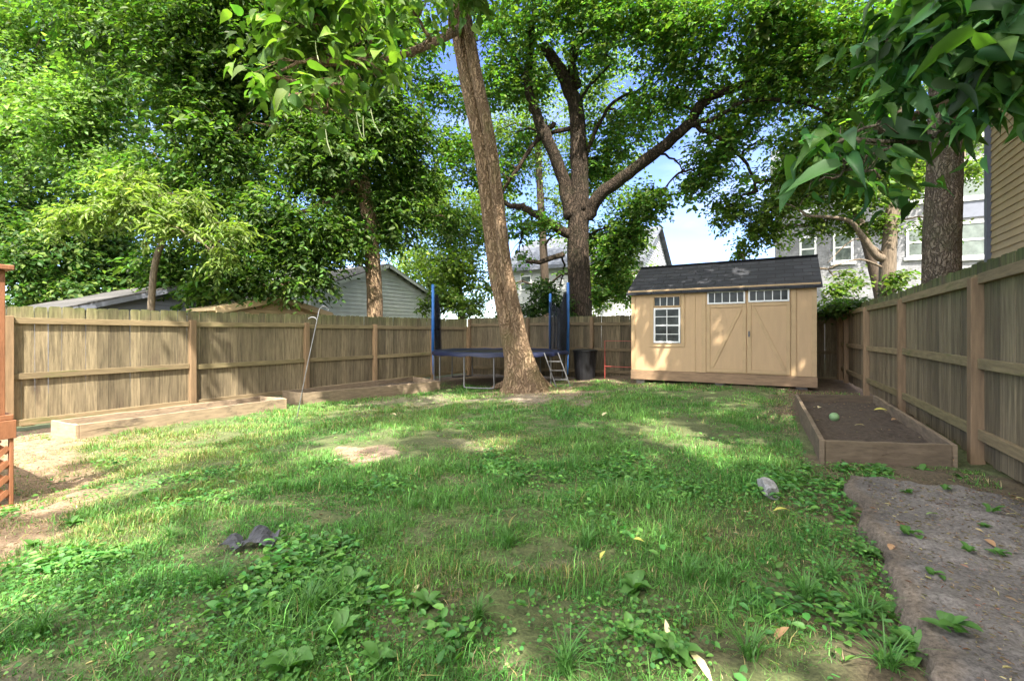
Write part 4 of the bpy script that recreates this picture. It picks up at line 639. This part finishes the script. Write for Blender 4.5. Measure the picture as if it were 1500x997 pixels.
# small tree beyond the right fence behind shed
q = P(1298, 560, 12.6); t6 = tree('mulberry_tree', 'small mottled trunk between the shed roof and thick trunk, with pale green leaves', (q.x, q.y, 0)); m = MB(); d_ = 12.6
c6 = limb(m, [Vector((q.x, q.y, -.2)), P(1299, 430, d_), P(1302, 360, d_), P(1307, 300, d_), P(1310, 240, d_), P(1318, 150, d_)], .22, .10, 14, .1, 7, .06)
nod = c6[-14:] + limb(m, [c6[12], P(1285, 375, d_), P(1262, 345, d_), P(1240, 322, d_), P(1180, 316, d_ + .3)], .13, .03, 10) + limb(m, [c6[16], P(1340, 250, d_), P(1352, 200, d_)], .07, .03, 8) + limb(m, [c6[10], P(1260, 380, d_), P(1215, 392, d_ - .2)], .035, .012, 6) + limb(m, [c6[12], P(1255, 350, d_), P(1212, 385, d_)], .03, .01, 6)
mb6 = [blob(1130, 300, 13.6, 34, .9), blob(1160, 250, 13.5, 36, .9), blob(1200, 330, 13.2, 24, .7), blob(1075, 320, 14, 30, .8), blob(1350, 240, 13, 34, .9), blob(1420, 250, 13.2, 22, .5), blob(1250, 330, 13, 20, .6), blob(1100, 400, 14.2, 16, .7), blob(1260, 250, 13, 36, 1), blob(1335, 270, 12.6, 38, .8), blob(1340, 200, 12.8, 42), blob(1260, 290, 12.8, 42, .9), blob(1195, 280, 13.4, 40, .9), blob(1290, 330, 12.8, 26, .7), blob(1250, 415, 12.4, 24, .9), blob(1310, 410, 12.3, 20, .9), blob(1225, 428, 12.3, 18), blob(1100, 335, 14.5, 34, .8), blob(1085, 372, 14.5, 22, .8), blob(1140, 340, 14, 26, .6), blob(1370, 330, 13, 22, .5), blob(1430, 210, 14, 28, .7), blob(1220, 230, 13.2, 42), blob(1290, 230, 12.8, 40)]
twigs(m, nod, mb6, .03, 5, 10); build('trunk', m, M['barkgrey'], t6, smooth=True)
crown('crown', mb6, 3900, 8, .11, .7, 'oval', (.10, .17, .03), .24, t6, 38, -.7, .5, droop=.25, alt=(.17, .23, .04), altp=.3, tw=6)
# background trees
def bgtree(name, label, px, d, blobs, n, col, leaf, seed, alt, gap=-1.1, bark='barkdark', grp='trees beyond the fences', r=.22, lps=8):
    q = P(px, 560, d); t = tree(name, label, (q.x, q.y, float(gz(q.x, q.y)) - .1), grp); m = MB(); tp_ = max(blobs, key=lambda b: b[0].z)[0]; c = limb(m, [Vector((q.x, q.y, -.6)), Vector((q.x, q.y, 2.5)), (Vector((q.x, q.y, 3)) + tp_) / 2, tp_], r, r * .4, 10, .08)
    twigs(m, c[5:], blobs, r * .25, 4, seed); build('trunk', m, M[bark], t, smooth=True); crown('crown', blobs, n, lps, leaf, .6, 'diamond', col, .25, t, seed, gap, .3, droop=.3, alt=alt, altp=.3, tw=6)
bgtree('locust_tree', 'tall bright yellow-green tree at the far left edge beyond the fence', 70, 16, [blob(50, 110, 16, 95), blob(120, 190, 15, 85), blob(40, 230, 16, 90), blob(160, 110, 15, 75), blob(90, 20, 15.5, 90, .8), blob(-40, 160, 16, 90), blob(-30, 20, 16, 80), blob(150, 250, 14.5, 50)], 7000, (.12, .21, .05), .17, 41, (.17, .26, .06), -.8, 'barkgrey')
bgtree('maple_tree', 'dark green tree low behind the left fence beneath the bright crown', 40, 17, [blob(30, 330, 16, 75), blob(100, 370, 15.5, 70), blob(40, 410, 15, 60), blob(150, 330, 16, 60), blob(180, 400, 16.5, 60), blob(-50, 330, 16, 80), blob(120, 430, 15, 42), blob(240, 420, 18, 50)], 5200, (.055, .12, .025), .17, 42, (.13, .19, .04), -1.2)
bgtree('elm_tree', 'yellow-green sunlit tree behind the back fence left of the leaning trunk', 675, 21, [blob(680, 330, 21, 60), blob(660, 400, 20, 50), blob(700, 400, 20.5, 48), blob(640, 290, 22, 45), blob(620, 400, 22, 50), blob(720, 290, 22, 40, .8), blob(690, 440, 19, 30)], 4200, (.11, .18, .03), .15, 43, (.20, .27, .04), -.9)
bgtree('elm_tree', 'dense green tree behind the pale garage', 540, 26, [blob(520, 330, 26, 70), blob(450, 350, 26, 60), blob(580, 350, 26, 60), blob(500, 260, 27, 70), blob(400, 380, 25, 60), blob(600, 280, 27, 60), blob(330, 370, 25, 60)], 4600, (.07, .13, .025), .2, 44, (.12, .18, .03), -1.2)
bgtree('elm_tree', 'distant tall tree filling the sky behind the broad dark crown on the left', 330, 30, [blob(300, 120, 30, 110), blob(420, 200, 30, 100), blob(200, 260, 30, 90), blob(330, 280, 30, 80), blob(500, 120, 31, 90, .8), blob(200, 30, 30, 100), blob(420, 40, 30, 100)], 6500, (.10, .17, .035), .28, 45, (.15, .21, .04), -.9, r=.4)
bgtree('maple_tree', 'light green tree behind the forked maple crown', 800, 24, [blob(800, 200, 24, 70, .8), blob(730, 190, 24, 48, .6), blob(880, 120, 24, 70, .6), blob(900, 260, 24, 55, .7), blob(860, 400, 22, 26, .7), blob(910, 410, 22, 30, 1), blob(875, 440, 20, 24, 1), blob(930, 440, 20, 20, .9), blob(840, 345, 22, 26, .8), blob(930, 350, 22, 26, .8), blob(745, 420, 22, 20, .7), blob(960, 395, 22, 12, .7), blob(780, 80, 24, 60, .6), blob(820, 300, 24, 45, .7)], 3600, (.12, .19, .035), .16, 46, (.18, .25, .04), -.6, r=.3)
bgtree('maple_tree', 'light green tree behind the upper right foliage above the brick house', 1290, 19, [blob(1180, 60, 19, 80, .8), blob(1300, 100, 18, 80), blob(1250, 180, 18.5, 60), blob(1350, 190, 18, 50, .8), blob(1380, 60, 18, 80), blob(1100, 110, 20, 60, .7), blob(1450, 200, 19, 40, .6), blob(1170, 190, 19.5, 50, .7)], 3600, (.10, .17, .03), .15, 47, (.17, .24, .04), -.8, r=.25)
# shrubs
def shrub(name, label, base, blobs, n, col, leaf, seed, alt, shape='oval', wr=.6):
    t = thing(name, label, 'shrub', base); m = MB(); b0 = Vector(base); twigs(m, [b0, b0 + Vector((0, 0, .3))], blobs, .02, 5, seed); build('stem', m, M['barkdark'], t); crown('foliage', blobs, n, 7, leaf, wr, shape, col, .25, t, seed, -1.3, .8, droop=.2, alt=alt, altp=.25, tw=4)
q = P(800, 560, 15.2); shrub('shrub', 'dark leafy shrub over the back fence beside the right trampoline pole', (q.x, q.y, -.2), [blob(795, 425, 15.2, 22), blob(815, 450, 15.2, 26), blob(780, 455, 15.2, 20), blob(740, 455, 15.4, 20, .6)], 800, (.03, .07, .015), .10, 51, (.06, .11, .02))
q = P(660, 560, 16.5); shrub('shrub', 'low green shrub above the back fence left of the trampoline net', (q.x, q.y, -.3), [blob(655, 440, 16.5, 24), blob(690, 448, 16.5, 22), blob(625, 448, 16.5, 16, .6)], 700, (.08, .14, .025), .10, 52, (.14, .2, .03))
q = P(1220, 545, 10.7); shrub('ivy', 'ivy spilling over the fence corner between the shed and the right fence', (1.35, 13.0, 1.2), [wblob(1.25, 12.6, 1.75, .25, .8, .13), wblob(1.1, 13.7, 1.7, .45, .15, .16), wblob(1.35, 11.5, 1.74, .12, .6, .06, .7)], 420, (.04, .09, .02), .08, 53, (.08, .14, .03))
# ------------------------------------------------------------------ lawn
r = np.random.default_rng(99)
def scatter(dens_bins, marg=1.6):
    X = []; Y = []
    for y0, y1, dn in dens_bins:
        w = 1.14 * y1 + marg; n = int((y1 - y0) * 2 * w * dn); a = r.uniform(-w, w, n); b = r.uniform(y0, y1, n); k = np.abs(a) < 1.14 * b + marg; X.append(a[k]); Y.append(b[k])
    X = np.concatenate(X); Y = np.concatenate(Y); return X * CA - Y * SA, X * SA + Y * CA, Y
def inbed(x, y): return ((x > .2) & (x < 1.45) & (y > 4.65) & (y < 8.7) & (y > 4.65 + (x - .31) * .4)) | ((x < -8.05) & (x > -8.95) & (y > 2.2) & (y < 5.45)) | ((x < -7.35 - (9.05 - y) * .26) & (y > 5.7) & (y < 9.7)) | ((x < -5.0) & (y < 1.15)) | ((x > -3.1) & (y > 10.75)) | ((x > .43) & (y < 4.3))
x, y, Y = scatter([(.9, 2.5, 11500), (2.5, 4, 8000), (4, 6, 4200), (6, 8.5, 2200), (8.5, 12.5, 1300)])
keep = (x > -9.1) & (x < 1.4) & (y < 12) & (y > -1) & ~inbed(x, y); x, y, Y = x[keep], y[keep], Y[keep]
b_ = bare(x, y); cl = Nz(1.4, 2, 61)(x, y); cl2 = Nz(.45, 2, 62)(x, y); keep = r.random(len(x)) < np.clip(1.08 - b_ * .88 + cl * .12, .03, 1); x, y, Y, b_, cl, cl2 = [q[keep] for q in (x, y, Y, b_, cl, cl2)]
nt_ = 42000; xt = r.uniform(-9, 1.3, nt_ * 3); yt = r.uniform(.3, 11, nt_ * 3); _, _, Yt = proj(xt, yt, 0 * xt); bt = bare(xt, yt); kt = (Yt > .9) & ~inbed(xt, yt) & (r.random(len(xt)) < (.25 + .75 * bt) * np.clip(3.2 / np.maximum(Yt, .5), .1, 1)); xt, yt, Yt, bt = xt[kt], yt[kt], Yt[kt], bt[kt]; nth = len(xt)
x = np.concatenate([x, xt]); y = np.concatenate([y, yt]); Y = np.concatenate([Y, Yt]); b_ = np.concatenate([b_, bt]); cl = np.concatenate([cl, np.zeros(nth)]); cl2 = np.concatenate([cl2, np.zeros(nth)])   # dead thatch lying flat
n = len(x); dr = dry(x, y); pxx, pyy, _ = proj(x, y, gz(x, y))
H = (.034 + .015 * np.clip(cl, -1, 2) + .008 * cl2) * np.exp(r.normal(0, .3, n)); tall = r.random(n) < np.clip(.02 + .06 * (cl > 1.1), 0, 1); H = np.where(tall, H * 1.9, H) * (1 - .45 * b_) * np.where(Y > 6, 1.15, 1); H = np.clip(H, .012, .19)
Wd = np.where(Y < 3, .0032, np.where(Y < 6, .0042, np.where(Y < 8.5, .006, .0085))) * r.uniform(.6, 1.4, n)
an = r.uniform(0, 6.28, n); bend = H * np.where(r.random(n) < .35, r.uniform(1.0, 2.2, n), r.uniform(.2, 1.0, n)); H = np.where(bend > H, H * .7, H); dx, dy = np.cos(an), np.sin(an); sx_, sy_ = -dy, dx
H[-nth:] = r.uniform(.004, .016, nth); bend[-nth:] = r.uniform(.03, .085, nth); Wd[-nth:] *= .8
p0 = np.stack([x, y, gz(x, y) - .004], 1); p0[-nth:, 2] += .008; d2 = np.stack([dx, dy, 0 * dx], 1); s2 = np.stack([sx_, sy_, 0 * dx], 1); up = np.array([0, 0, 1.])
V = np.stack([p0 - s2 * Wd[:, None] * .5, p0 + s2 * Wd[:, None] * .5, p0 + d2 * (bend * .3)[:, None] + up * (H * .62)[:, None] + s2 * Wd[:, None] * .45, p0 + d2 * (bend * .3)[:, None] + up * (H * .62)[:, None] - s2 * Wd[:, None] * .45, p0 + d2 * bend[:, None] + up * (H * .93)[:, None]], 1)
fi = np.array([0, 1, 2, 3, 3, 2, 4]); idx = (np.arange(n)[:, None] * 5 + fi).ravel(); fl = np.tile([4, 3], n)
g1_ = np.array([.06, .20, .034]); g2_ = np.array([.135, .285, .062]); dc = np.array([.27, .22, .09]); straw = np.array([.36, .28, .16])
mixv = np.clip(.45 + .25 * cl2 + r.normal(0, .25, n), 0, 1)[:, None]; c = g1_ * (1 - mixv) + g2_ * mixv; dd = (r.random(n) < dr * .34 + .02)[:, None]; c = np.where(dd, dc, c); ss = (r.random(n) < .02 + .34 * b_)[:, None]; c = np.where(ss, straw * r.uniform(.5, 1.1, (n, 1)), c)
yel = np.clip(dr, 0, 1)[:, None]; c = c * (1 - yel * .35) + np.array([.17, .21, .045]) * yel * .35; c[-nth:] = straw * r.uniform(.45, 1.15, (nth, 1))
lb = (r.random(n) < .16)[:, None]; c = np.where(lb, c * 1.7, c); c = c * np.exp(r.normal(0, .3, (n, 1)))
lawn = npmesh('grass', V.reshape(-1, 3), fl, idx, np.repeat(c, 5, 0), M['grass']); lawn['kind'] = 'stuff'; lawn['label'] = 'patchy green lawn grass with dry spots'; lawn['category'] = 'grass'
# broadleaf ground cover and clover
x, y, Y = scatter([(.9, 2.5, 4200), (2.5, 4.2, 2300), (4.2, 7, 600), (7, 9.5, 120)]); keep = (x > -9) & (x < .75) & (y < 11) & (y > -1) & ~inbed(x, y); x, y, Y = x[keep], y[keep], Y[keep]
pxx, pyy, _ = proj(x, y, gz(x, y)); n1_ = Nz(.7, 2, 71)(x, y); reg = np.zeros(len(x))
for (a, b, ra, rb, s_) in [(330, 930, 330, 110, 1.0), (480, 860, 130, 60, .9), (1010, 700, 230, 50, .9), (1220, 740, 70, 60, 1.1), (930, 940, 110, 60, .8), (1250, 850, 95, 110, 1.0), (1310, 950, 60, 70, .8), (1230, 690, 90, 30, 1), (300, 980, 500, 60, .5), (100, 860, 120, 50, .5), (720, 830, 100, 40, .5), (740, 700, 120, 50, .5), (600, 960, 150, 60, .6), (1150, 900, 100, 50, .5), (310, 720, 200, 80, .3), (1390, 700, 120, 14, .5)]:
    reg = np.maximum(reg, s_ * (1 - sstep(.5, 1.25, np.hypot((pxx - a) / ra, (pyy - b) / rb))))
keep = r.random(len(x)) < np.clip(reg * 1.0 + n1_ * .3 - .12, .02, 1); x, y, Y = x[keep], y[keep], Y[keep]; n = len(x); ty = Nz(.8, 2, 72)(x, y) > .25
an = r.uniform(0, 6.28, n); D_ = np.stack([np.cos(an), np.sin(an), r.uniform(-.1, .5, n)], 1); U_ = np.array([0, 0, 1.])[None] + r.normal(0, .35, (n, 3)); Ls = np.where(ty, r.uniform(.02, .055, n), r.uniform(.010, .022, n)); c0 = np.stack([x, y, gz(x, y) + r.uniform(.012, .055, n)], 1)
V, fl, idx, nv = leaves(c0, D_, U_, Ls, Ls * np.where(ty, .6, .95), 'oval'); c = colvar(n, (.08, .22, .05), .25, r, (.14, .30, .06), .35)
gc = npmesh('ground_cover', V, fl, idx, np.repeat(c, nv, 0), M['weed']); gc['kind'] = 'stuff'; gc['label'] = 'clover and small broadleaf weeds growing through the lawn'; gc['category'] = 'weeds'
# leaf litter and straw on the bare soil
x, y, Y = scatter([(1, 3, 190), (3, 6, 110), (6, 13, 60)]); keep = (x > -9) & (x < 1.4) & (y < 13) & (y > 0) & ~((x > -3.1) & (y > 10.75)) & ~((x < -8)); x, y = x[keep], y[keep]; b_ = bare(x, y); keep = (r.random(len(x)) < .06 + .9 * b_); x, y = x[keep], y[keep]; n = len(x)
hz_ = gz(x, y) + np.where((x > .46) & (y < 4.2), .105, np.where((x > .35) & (x < 1.25) & (y > 4.9) & (y < 8.4), .125, .012)); k = ~((x > .2) & (x < .35) & (y > 4.6)); x, y, hz_ = x[k], y[k], hz_[k]; n = len(x)
an = r.uniform(0, 6.28, n); D_ = np.stack([np.cos(an), np.sin(an), r.normal(0, .1, n)], 1); U_ = np.array([0, 0, 1.])[None] + r.normal(0, .3, (n, 3)); Ls = r.uniform(.01, .04, n)
nc = 5200; xc = r.uniform(.5, 1.42, nc); yc = r.uniform(.8, 4.1, nc); x = np.concatenate([x, xc]); y = np.concatenate([y, yc]); hz_ = np.concatenate([hz_, np.full(nc, .099)]); ac = r.normal(.3, .7, nc); D_ = np.concatenate([D_, np.stack([np.cos(ac), np.sin(ac), r.normal(0, .15, nc)], 1)]); U_ = np.concatenate([U_, np.array([0, 0, 1.])[None] + r.normal(0, .3, (nc, 3))]); Ls = np.concatenate([Ls, r.uniform(.005, .022, nc)]); n = len(x)
V, fl, idx, nv = leaves(np.stack([x, y, hz_], 1), D_, U_, Ls, Ls * r.uniform(.08, .4, n), 'oval'); c = colvar(n, (.26, .18, .10), .35, r, (.34, .30, .14), .25)
lt = npmesh('leaf_litter', V, fl, idx, np.repeat(c, nv, 0), M['dryleaf']); lt['kind'] = 'stuff'; lt['label'] = 'scattered dry leaf litter and straw on the bare soil'; lt['category'] = 'leaf litter'
# ------------------------------------------------------------------ plantain rosettes, tufts (copies)
def copy_thing(o, loc, rz, sc, label):
    cat_ = o['category'] != 'weed' or 'sprig' in o.name
    c = o.copy(); COL.objects.link(c); c.location = loc; c.rotation_euler = (0, 0, rz); c.scale = (sc * (.8 if cat_ else .66),) * 3; c['label'] = label
    for ch in o.children: d = ch.copy(); COL.objects.link(d); d.parent = c
    return c
def blade(mb, p, a, L, w, el, sag, col, n=5, prof=(.25, .8, 1, .75, .08)):
    d = Vector((math.cos(a), math.sin(a), 0)); s_ = Vector((-d.y, d.x, 0)); pos = Vector(p); vs = []; e = el
    for i in range(n):
        ww = w * prof[i]; dn = Vector((0, 0, 1)) * ww * .25; vs += [pos - s_ * ww / 2 + dn, pos, pos + s_ * ww / 2 + dn]; pos = pos + (d * math.cos(e) + Vector((0, 0, math.sin(e)))) * L / (n - 1); e -= sag / (n - 1)
    mb.add(vs, [(i * 3 + k, i * 3 + k + 1, i * 3 + 4 + k, i * 3 + 3 + k) for i in range(n - 1) for k in range(2)], col)
rd = random.Random(5)
def plantain(seed, nl=15):
    rd.seed(seed); m = MB()
    for k in range(nl): f = rd.uniform(.75, 1.2); blade(m, (0, 0, .01), k * 2.4 + rd.gauss(0, .2), rd.uniform(.08, .15), rd.uniform(.045, .07), rd.uniform(.4, 1.15), rd.uniform(.8, 1.5), (.11 * f, .25 * f, .055 * f), 5, (.18, .6, 1, .8, .1))
    return m
def tuft(seed, nl=60):
    rd.seed(seed); m = MB()
    for k in range(nl): f = rd.uniform(.7, 1.3); blade(m, (rd.gauss(0, .015), rd.gauss(0, .015), 0), rd.uniform(0, 6.28), rd.uniform(.10, .24), rd.uniform(.004, .007), rd.uniform(.9, 1.5), rd.uniform(.6, 1.7), (.10 * f, .24 * f, .055 * f), 5, (.9, 1, .9, .6, .1))
    return m
def place(kind, cat, mbf, mt, spots, group):
    prot = []
    for i, (px, py, sc, lab) in enumerate(spots):
        g = G(px, py)
        if len(prot) < 3:
            t = thing(kind, lab, cat, (0, 0, 0), group); build('leaf_rosette' if kind == 'plantain' else 'blades', mbf(i + 3), mt, t, smooth=True); prot.append(t); t.location = g; t.scale = (sc * (.66 if kind == 'plantain' else .8),) * 3
        else: copy_thing(prot[i % 3], g, i * 1.7, sc, lab)
place('plantain', 'weed', plantain, M['weed'], [(510, 868, 1.3, 'large plantain weed left of the bare soil patch in the foreground grass'), (625, 890, 1.0, 'plantain weed on the bottom edge of the bare soil patch'), (495, 940, 1.2, 'plantain weed in the foreground below the large one'), (930, 868, 1.15, 'plantain weed with upright pale leaves right of centre in the near lawn'),
  (985, 965, 1.2, 'plantain weed at the bottom of the photo beside a dry patch'), (925, 935, .9, 'small plantain weed just left of the bottom dry patch'), (425, 990, 1.3, 'plantain weed cut by the bottom edge of the photo'), (1270, 815, 1.0, 'leafy weed beside the edge of the dirt path'), (1345, 965, 1.1, 'broad green weed growing at the path edge near the bottom right'), (555, 975, 1.0, 'plantain weed near the bottom edge below the bare patch'),
  (760, 705, .9, 'plantain weed in the middle of the lawn'), (210, 728, .8, 'plantain weed left of centre in the shaded lawn edge'), (105, 770, .8, 'plantain weed at the border of the dirt by the deck'), (1290, 690, 1.0, 'leafy weed in front of the dark raised bed'), (330, 735, .8, 'small plantain weed above the grey fabric scraps'), (905, 700, .8, 'plantain weed left of the grey stone'), (1180, 690, .9, 'plantain weed just right of the grey stone'), (50, 805, .8, 'plantain weed at the left border of the lawn')], 'broadleaf weeds in the lawn')
place('grass_tuft', 'grass tuft', tuft, M['weed'], [(745, 800, .9, 'grass tuft around the pale fallen leaf'), (860, 800, .9, 'long grass tuft right of centre'), (830, 985, 1.1, 'blue-green grass tuft at the bottom edge'), (1180, 880, 1.1, 'tall bright grass tuft on the lower right lawn'), (1060, 860, 1.0, 'grass tuft above the dry patches lower right'), (1265, 905, 1.15, 'arching grass tuft leaning over the path edge'), (1215, 850, 1.0, 'grass tuft beside the path upper edge'),
  (250, 790, .8, 'grass tuft left of the grey fabric scraps'), (60, 930, 1.0, 'grass tuft at the lower left edge'), (320, 860, .9, 'grass tuft below the fabric scraps'), (455, 900, 1.0, 'grass tuft beside the large plantain'), (700, 905, .8, 'grass tuft below the bare soil patch'), (1010, 850, .9, 'grass tuft between the dry spots'), (1100, 970, 1.0, 'grass tuft bottom right of the dry patch'), (1300, 985, 1.1, 'grass tuft at the bottom beside the path'), (610, 745, .7, 'short grass tuft in mid lawn'), (570, 715, .7, 'short grass tuft below the bare oval spot'), (980, 790, .8, 'grass tuft below the grey stone to its left')], 'longer grass tufts in the lawn')
# small green sprigs on the path and in front of the bed
def sprig(seed, nl=7):
    rd.seed(seed); m = MB()
    for k in range(nl): f = rd.uniform(.8, 1.2); blade(m, (rd.gauss(0, .01), rd.gauss(0, .01), .0), rd.uniform(0, 6.28), rd.uniform(.03, .08), rd.uniform(.025, .045), rd.uniform(.2, .9), rd.uniform(.3, .9), (.09 * f, .21 * f, .045 * f), 5, (.3, .85, 1, .7, .05))
    return m
spr = None
for i, (px, py, sc, lab) in enumerate([(1455, 775, 1.3, 'round bright green weed on the upper right of the dirt path'), (1332, 812, 1.0, 'small green sprig on the dirt path near its left edge'), (1418, 838, .9, 'single rounded green leaf weed in the middle of the path'), (1462, 842, .9, 'ragged green sprig with brown leaf on the path'), (1330, 745, .9, 'flat green sprig near the top of the path'), (1368, 877, .8, 'small sprig low on the path'), (1350, 690, 1.5, 'bright green weed against the front of the dark raised bed'), (1235, 690, 1.5, 'bright green weed at the left corner of the dark raised bed'), (1405, 700, 1.2, 'green weed right of the bed front near the fence post'), (1385, 738, .9, 'green sprig at the far edge of the path'), (1300, 695, 1.4, 'green weed in front of the middle of the dark raised bed'), (1445, 800, .7, 'tiny sprig beside the round weed on the path'), (1300, 900, 1.6, 'leafy green weed leaning on the path edge'), (1390, 960, 1.5, 'bright green weed on the path at the bottom right')]):
    g = G(px, py)
    if g.x > .46 and g.y < 4.2: g.z = .102
    if i < 2: t = thing('weed_sprig', lab, 'weed', (0, 0, 0), 'small weeds around the path'); build('leaves', sprig(i + 20), M['weed'], t, smooth=True); t.location = g; spr = [t] if i == 0 else spr + [t]
    else: copy_thing(spr[i % 2], g, i * 1.3, sc, lab)
# ------------------------------------------------------------------ loose things
def fallen(px, py, L, w, rz, tilt, col, lab, dz=.03):
    g = G(px, py); g.z += dz; m = MB(); f = (1, 1, 1); rd.seed(int(px)); vs = []
    for i, (s_, ww) in enumerate(((0, .05), (.25, .8), (.5, 1), (.75, .7), (1, .03))):
        zc = math.sin(s_ * 3.1) * L * .12; vs += [(s_ * L - L / 2, -ww * w / 2, zc + ww * w * .18), (s_ * L - L / 2, 0, zc), (s_ * L - L / 2, ww * w / 2, zc + ww * w * .12)]
    m.add(vs, [(i * 3 + k, i * 3 + k + 1, i * 3 + 4 + k, i * 3 + 3 + k) for i in range(4) for k in range(2)], col); o = build('fallen_leaf', m, M['dryleaf'], smooth=True); o.location = g; o.rotation_euler = (rd.gauss(0, .2), tilt, rz); tag(o, lab, 'leaf', 'fallen leaves on the ground')
CR = (.72, .62, .36); YE = (.68, .62, .14); BR = (.42, .25, .13); GR = (.25, .40, .10)
for a in [(752, 782, .10, .045, .6, -1.1, CR, 'cream pointed leaf standing upright in the grass at the lawn centre', .07), (1146, 755, .11, .045, .5, 0, YE, 'long yellow leaf beside the dry spot below the grey stone'), (1094, 757, .05, .03, 1.2, .3, CR, 'small pale leaf left of the long yellow leaf'), (576, 612, .12, .08, .2, .1, CR, 'pale leaf lying far back on the left lawn', .05), (883, 828, .05, .025, 1.0, -.9, YE, 'small yellow leaf near centre right of the lawn', .05), (886, 612, .10, .06, 1.0, -.4, CR, 'whitish leaf on the far lawn in front of the shed', .05),
  (1366, 782, .07, .03, .5, 0, GR, 'narrow green leaf lying on the middle of the dirt path', .11), (1485, 783, .07, .025, .1, 0, CR, 'narrow pale leaf on the path at the right edge', .11), (1450, 828, .06, .03, 2.0, -.2, BR, 'brown curled leaf on the dirt path', .11), (1305, 828, .05, .03, 1.3, -.3, BR, 'tan curled leaf at the left lip of the path', .09), (1290, 615, .15, .05, .2, 0, YE, 'yellow leaf lying on the soil inside the dark raised bed', .13), (1259, 642, .10, .04, .4, 0, CR, 'cream leaf against the front board inside the dark raised bed', .14), (1200, 612, .09, .05, 1.2, 0, CR, 'pale leaf at the left inside the dark raised bed', .14),
  (1310, 631, .11, .04, .9, 0, BR, 'tan leaf in the right half of the dark raised bed', .13), (1025, 985, .14, .03, 2.3, -.1, CR, 'cream curled bark strip at the bottom edge of the lawn', .02), (977, 938, .07, .02, 2.0, -.7, CR, 'pale curled leaf between the bottom plantains', .04), (1145, 940, .08, .03, .8, -.5, BR, 'tan leaf in the grass bottom right of centre', .03), (610, 868, .06, .025, 1.8, -.3, CR, 'cream leaf on the bare soil patch', .015), (1320, 722, .14, .03, -.2, 0, BR, 'orange-brown leaf at the far edge of the path', .02), (935, 802, .06, .025, 0, 0, YE, 'yellowish leaf flat in grass right of the cream leaf', .04),
  (1090, 597, .09, .05, .3, 0, YE, 'small yellow leaf on the far lawn before the shed doors', .04), (1175, 596, .10, .06, .3, 0, CR, 'pale leaf at the back left corner of the dark bed', .03), (500, 565, .12, .06, .3, 0, YE, 'yellow leaf by the shaded left bed', .03)]: fallen(*a)
# concrete lump
def rock(name, lab, g, sx_, sy_, sz_, rz, mt, cat, seed, n=3, rough=.16, clampv=.72):
    import bmesh
    bm = bmesh.new(); bmesh.ops.create_icosphere(bm, subdivisions=n, radius=1); nn = Nz(.45, 3, seed); n2_ = Nz(1.6, 3, seed + 1)
    for v in bm.verts:
        p = v.co; c = Vector([max(-clampv, min(clampv, q)) for q in p]); k = 1 + rough * .5 * float(nn(p.x, p.y, p.z)) + rough * .2 * float(n2_(p.x, p.y, p.z)); v.co = Vector((c.x * sx_ * k, c.y * sy_ * k, c.z * sz_ * k))
    me = bpy.data.meshes.new(name); bm.to_mesh(me); bm.free(); o = link(name, me, mt); o.location = g; o.rotation_euler = (.1, .12, rz); return tag(o, lab, cat)
g = G(1125, 725); g.z += .05; rock('concrete_chunk', 'rough light grey concrete chunk lying in the grass left of the path', g, .058, .125, .065, .35, M['stone'], 'stone', 5)
g = G(1497, 700); g.z += .02; rock('stone', 'small white stone at the foot of the right fence at the photo edge', g, .06, .06, .05, 0, M['white'], 'stone', 9)
g = G(1222, 640); p = P(1222, 626, 5.35); m = MB(); o = rock('walnut_fruit', 'round green walnut or ball lying on the soil of the dark raised bed', Vector((p.x, p.y, .15)), .052, .052, .052, 0, M['ballm'], 'fruit', 12, 3, .03, 2)
def scrap(px, py, w, d, h, rz, lab, seed):
    g = G(px, py); g.z += .03; rd.seed(seed); m = MB(); K, J = 9, 6; vs = []
    for i in range(K):
        for j in range(J): u, v = i / (K - 1), j / (J - 1); vs.append((u * w - w / 2, v * d - d / 2 + .02 * math.sin(u * 5), h * (abs(math.sin(u * 3.0 + .3 + v * .8))) * (.35 + .65 * v) + rd.gauss(0, .004)))
    m.add(vs, [(i * J + j, i * J + j + 1, (i + 1) * J + j + 1, (i + 1) * J + j) for i in range(K - 1) for j in range(J - 1)]); o = build('fabric_scrap', m, M['fabric'], smooth=False); o.location = g; o.rotation_euler = (0, 0, rz)
    s_ = o.modifiers.new('thick', 'SOLIDIFY'); s_.thickness = .002; tag(o, lab, 'fabric scrap', 'torn grey fabric scraps on the grass')
scrap(386, 800, .15, .14, .055, A + .1, 'right and larger crumpled dark grey fabric scrap on the lawn', 3); scrap(343, 806, .12, .09, .035, A - .2, 'left and smaller flat dark grey fabric scrap on the lawn', 4)
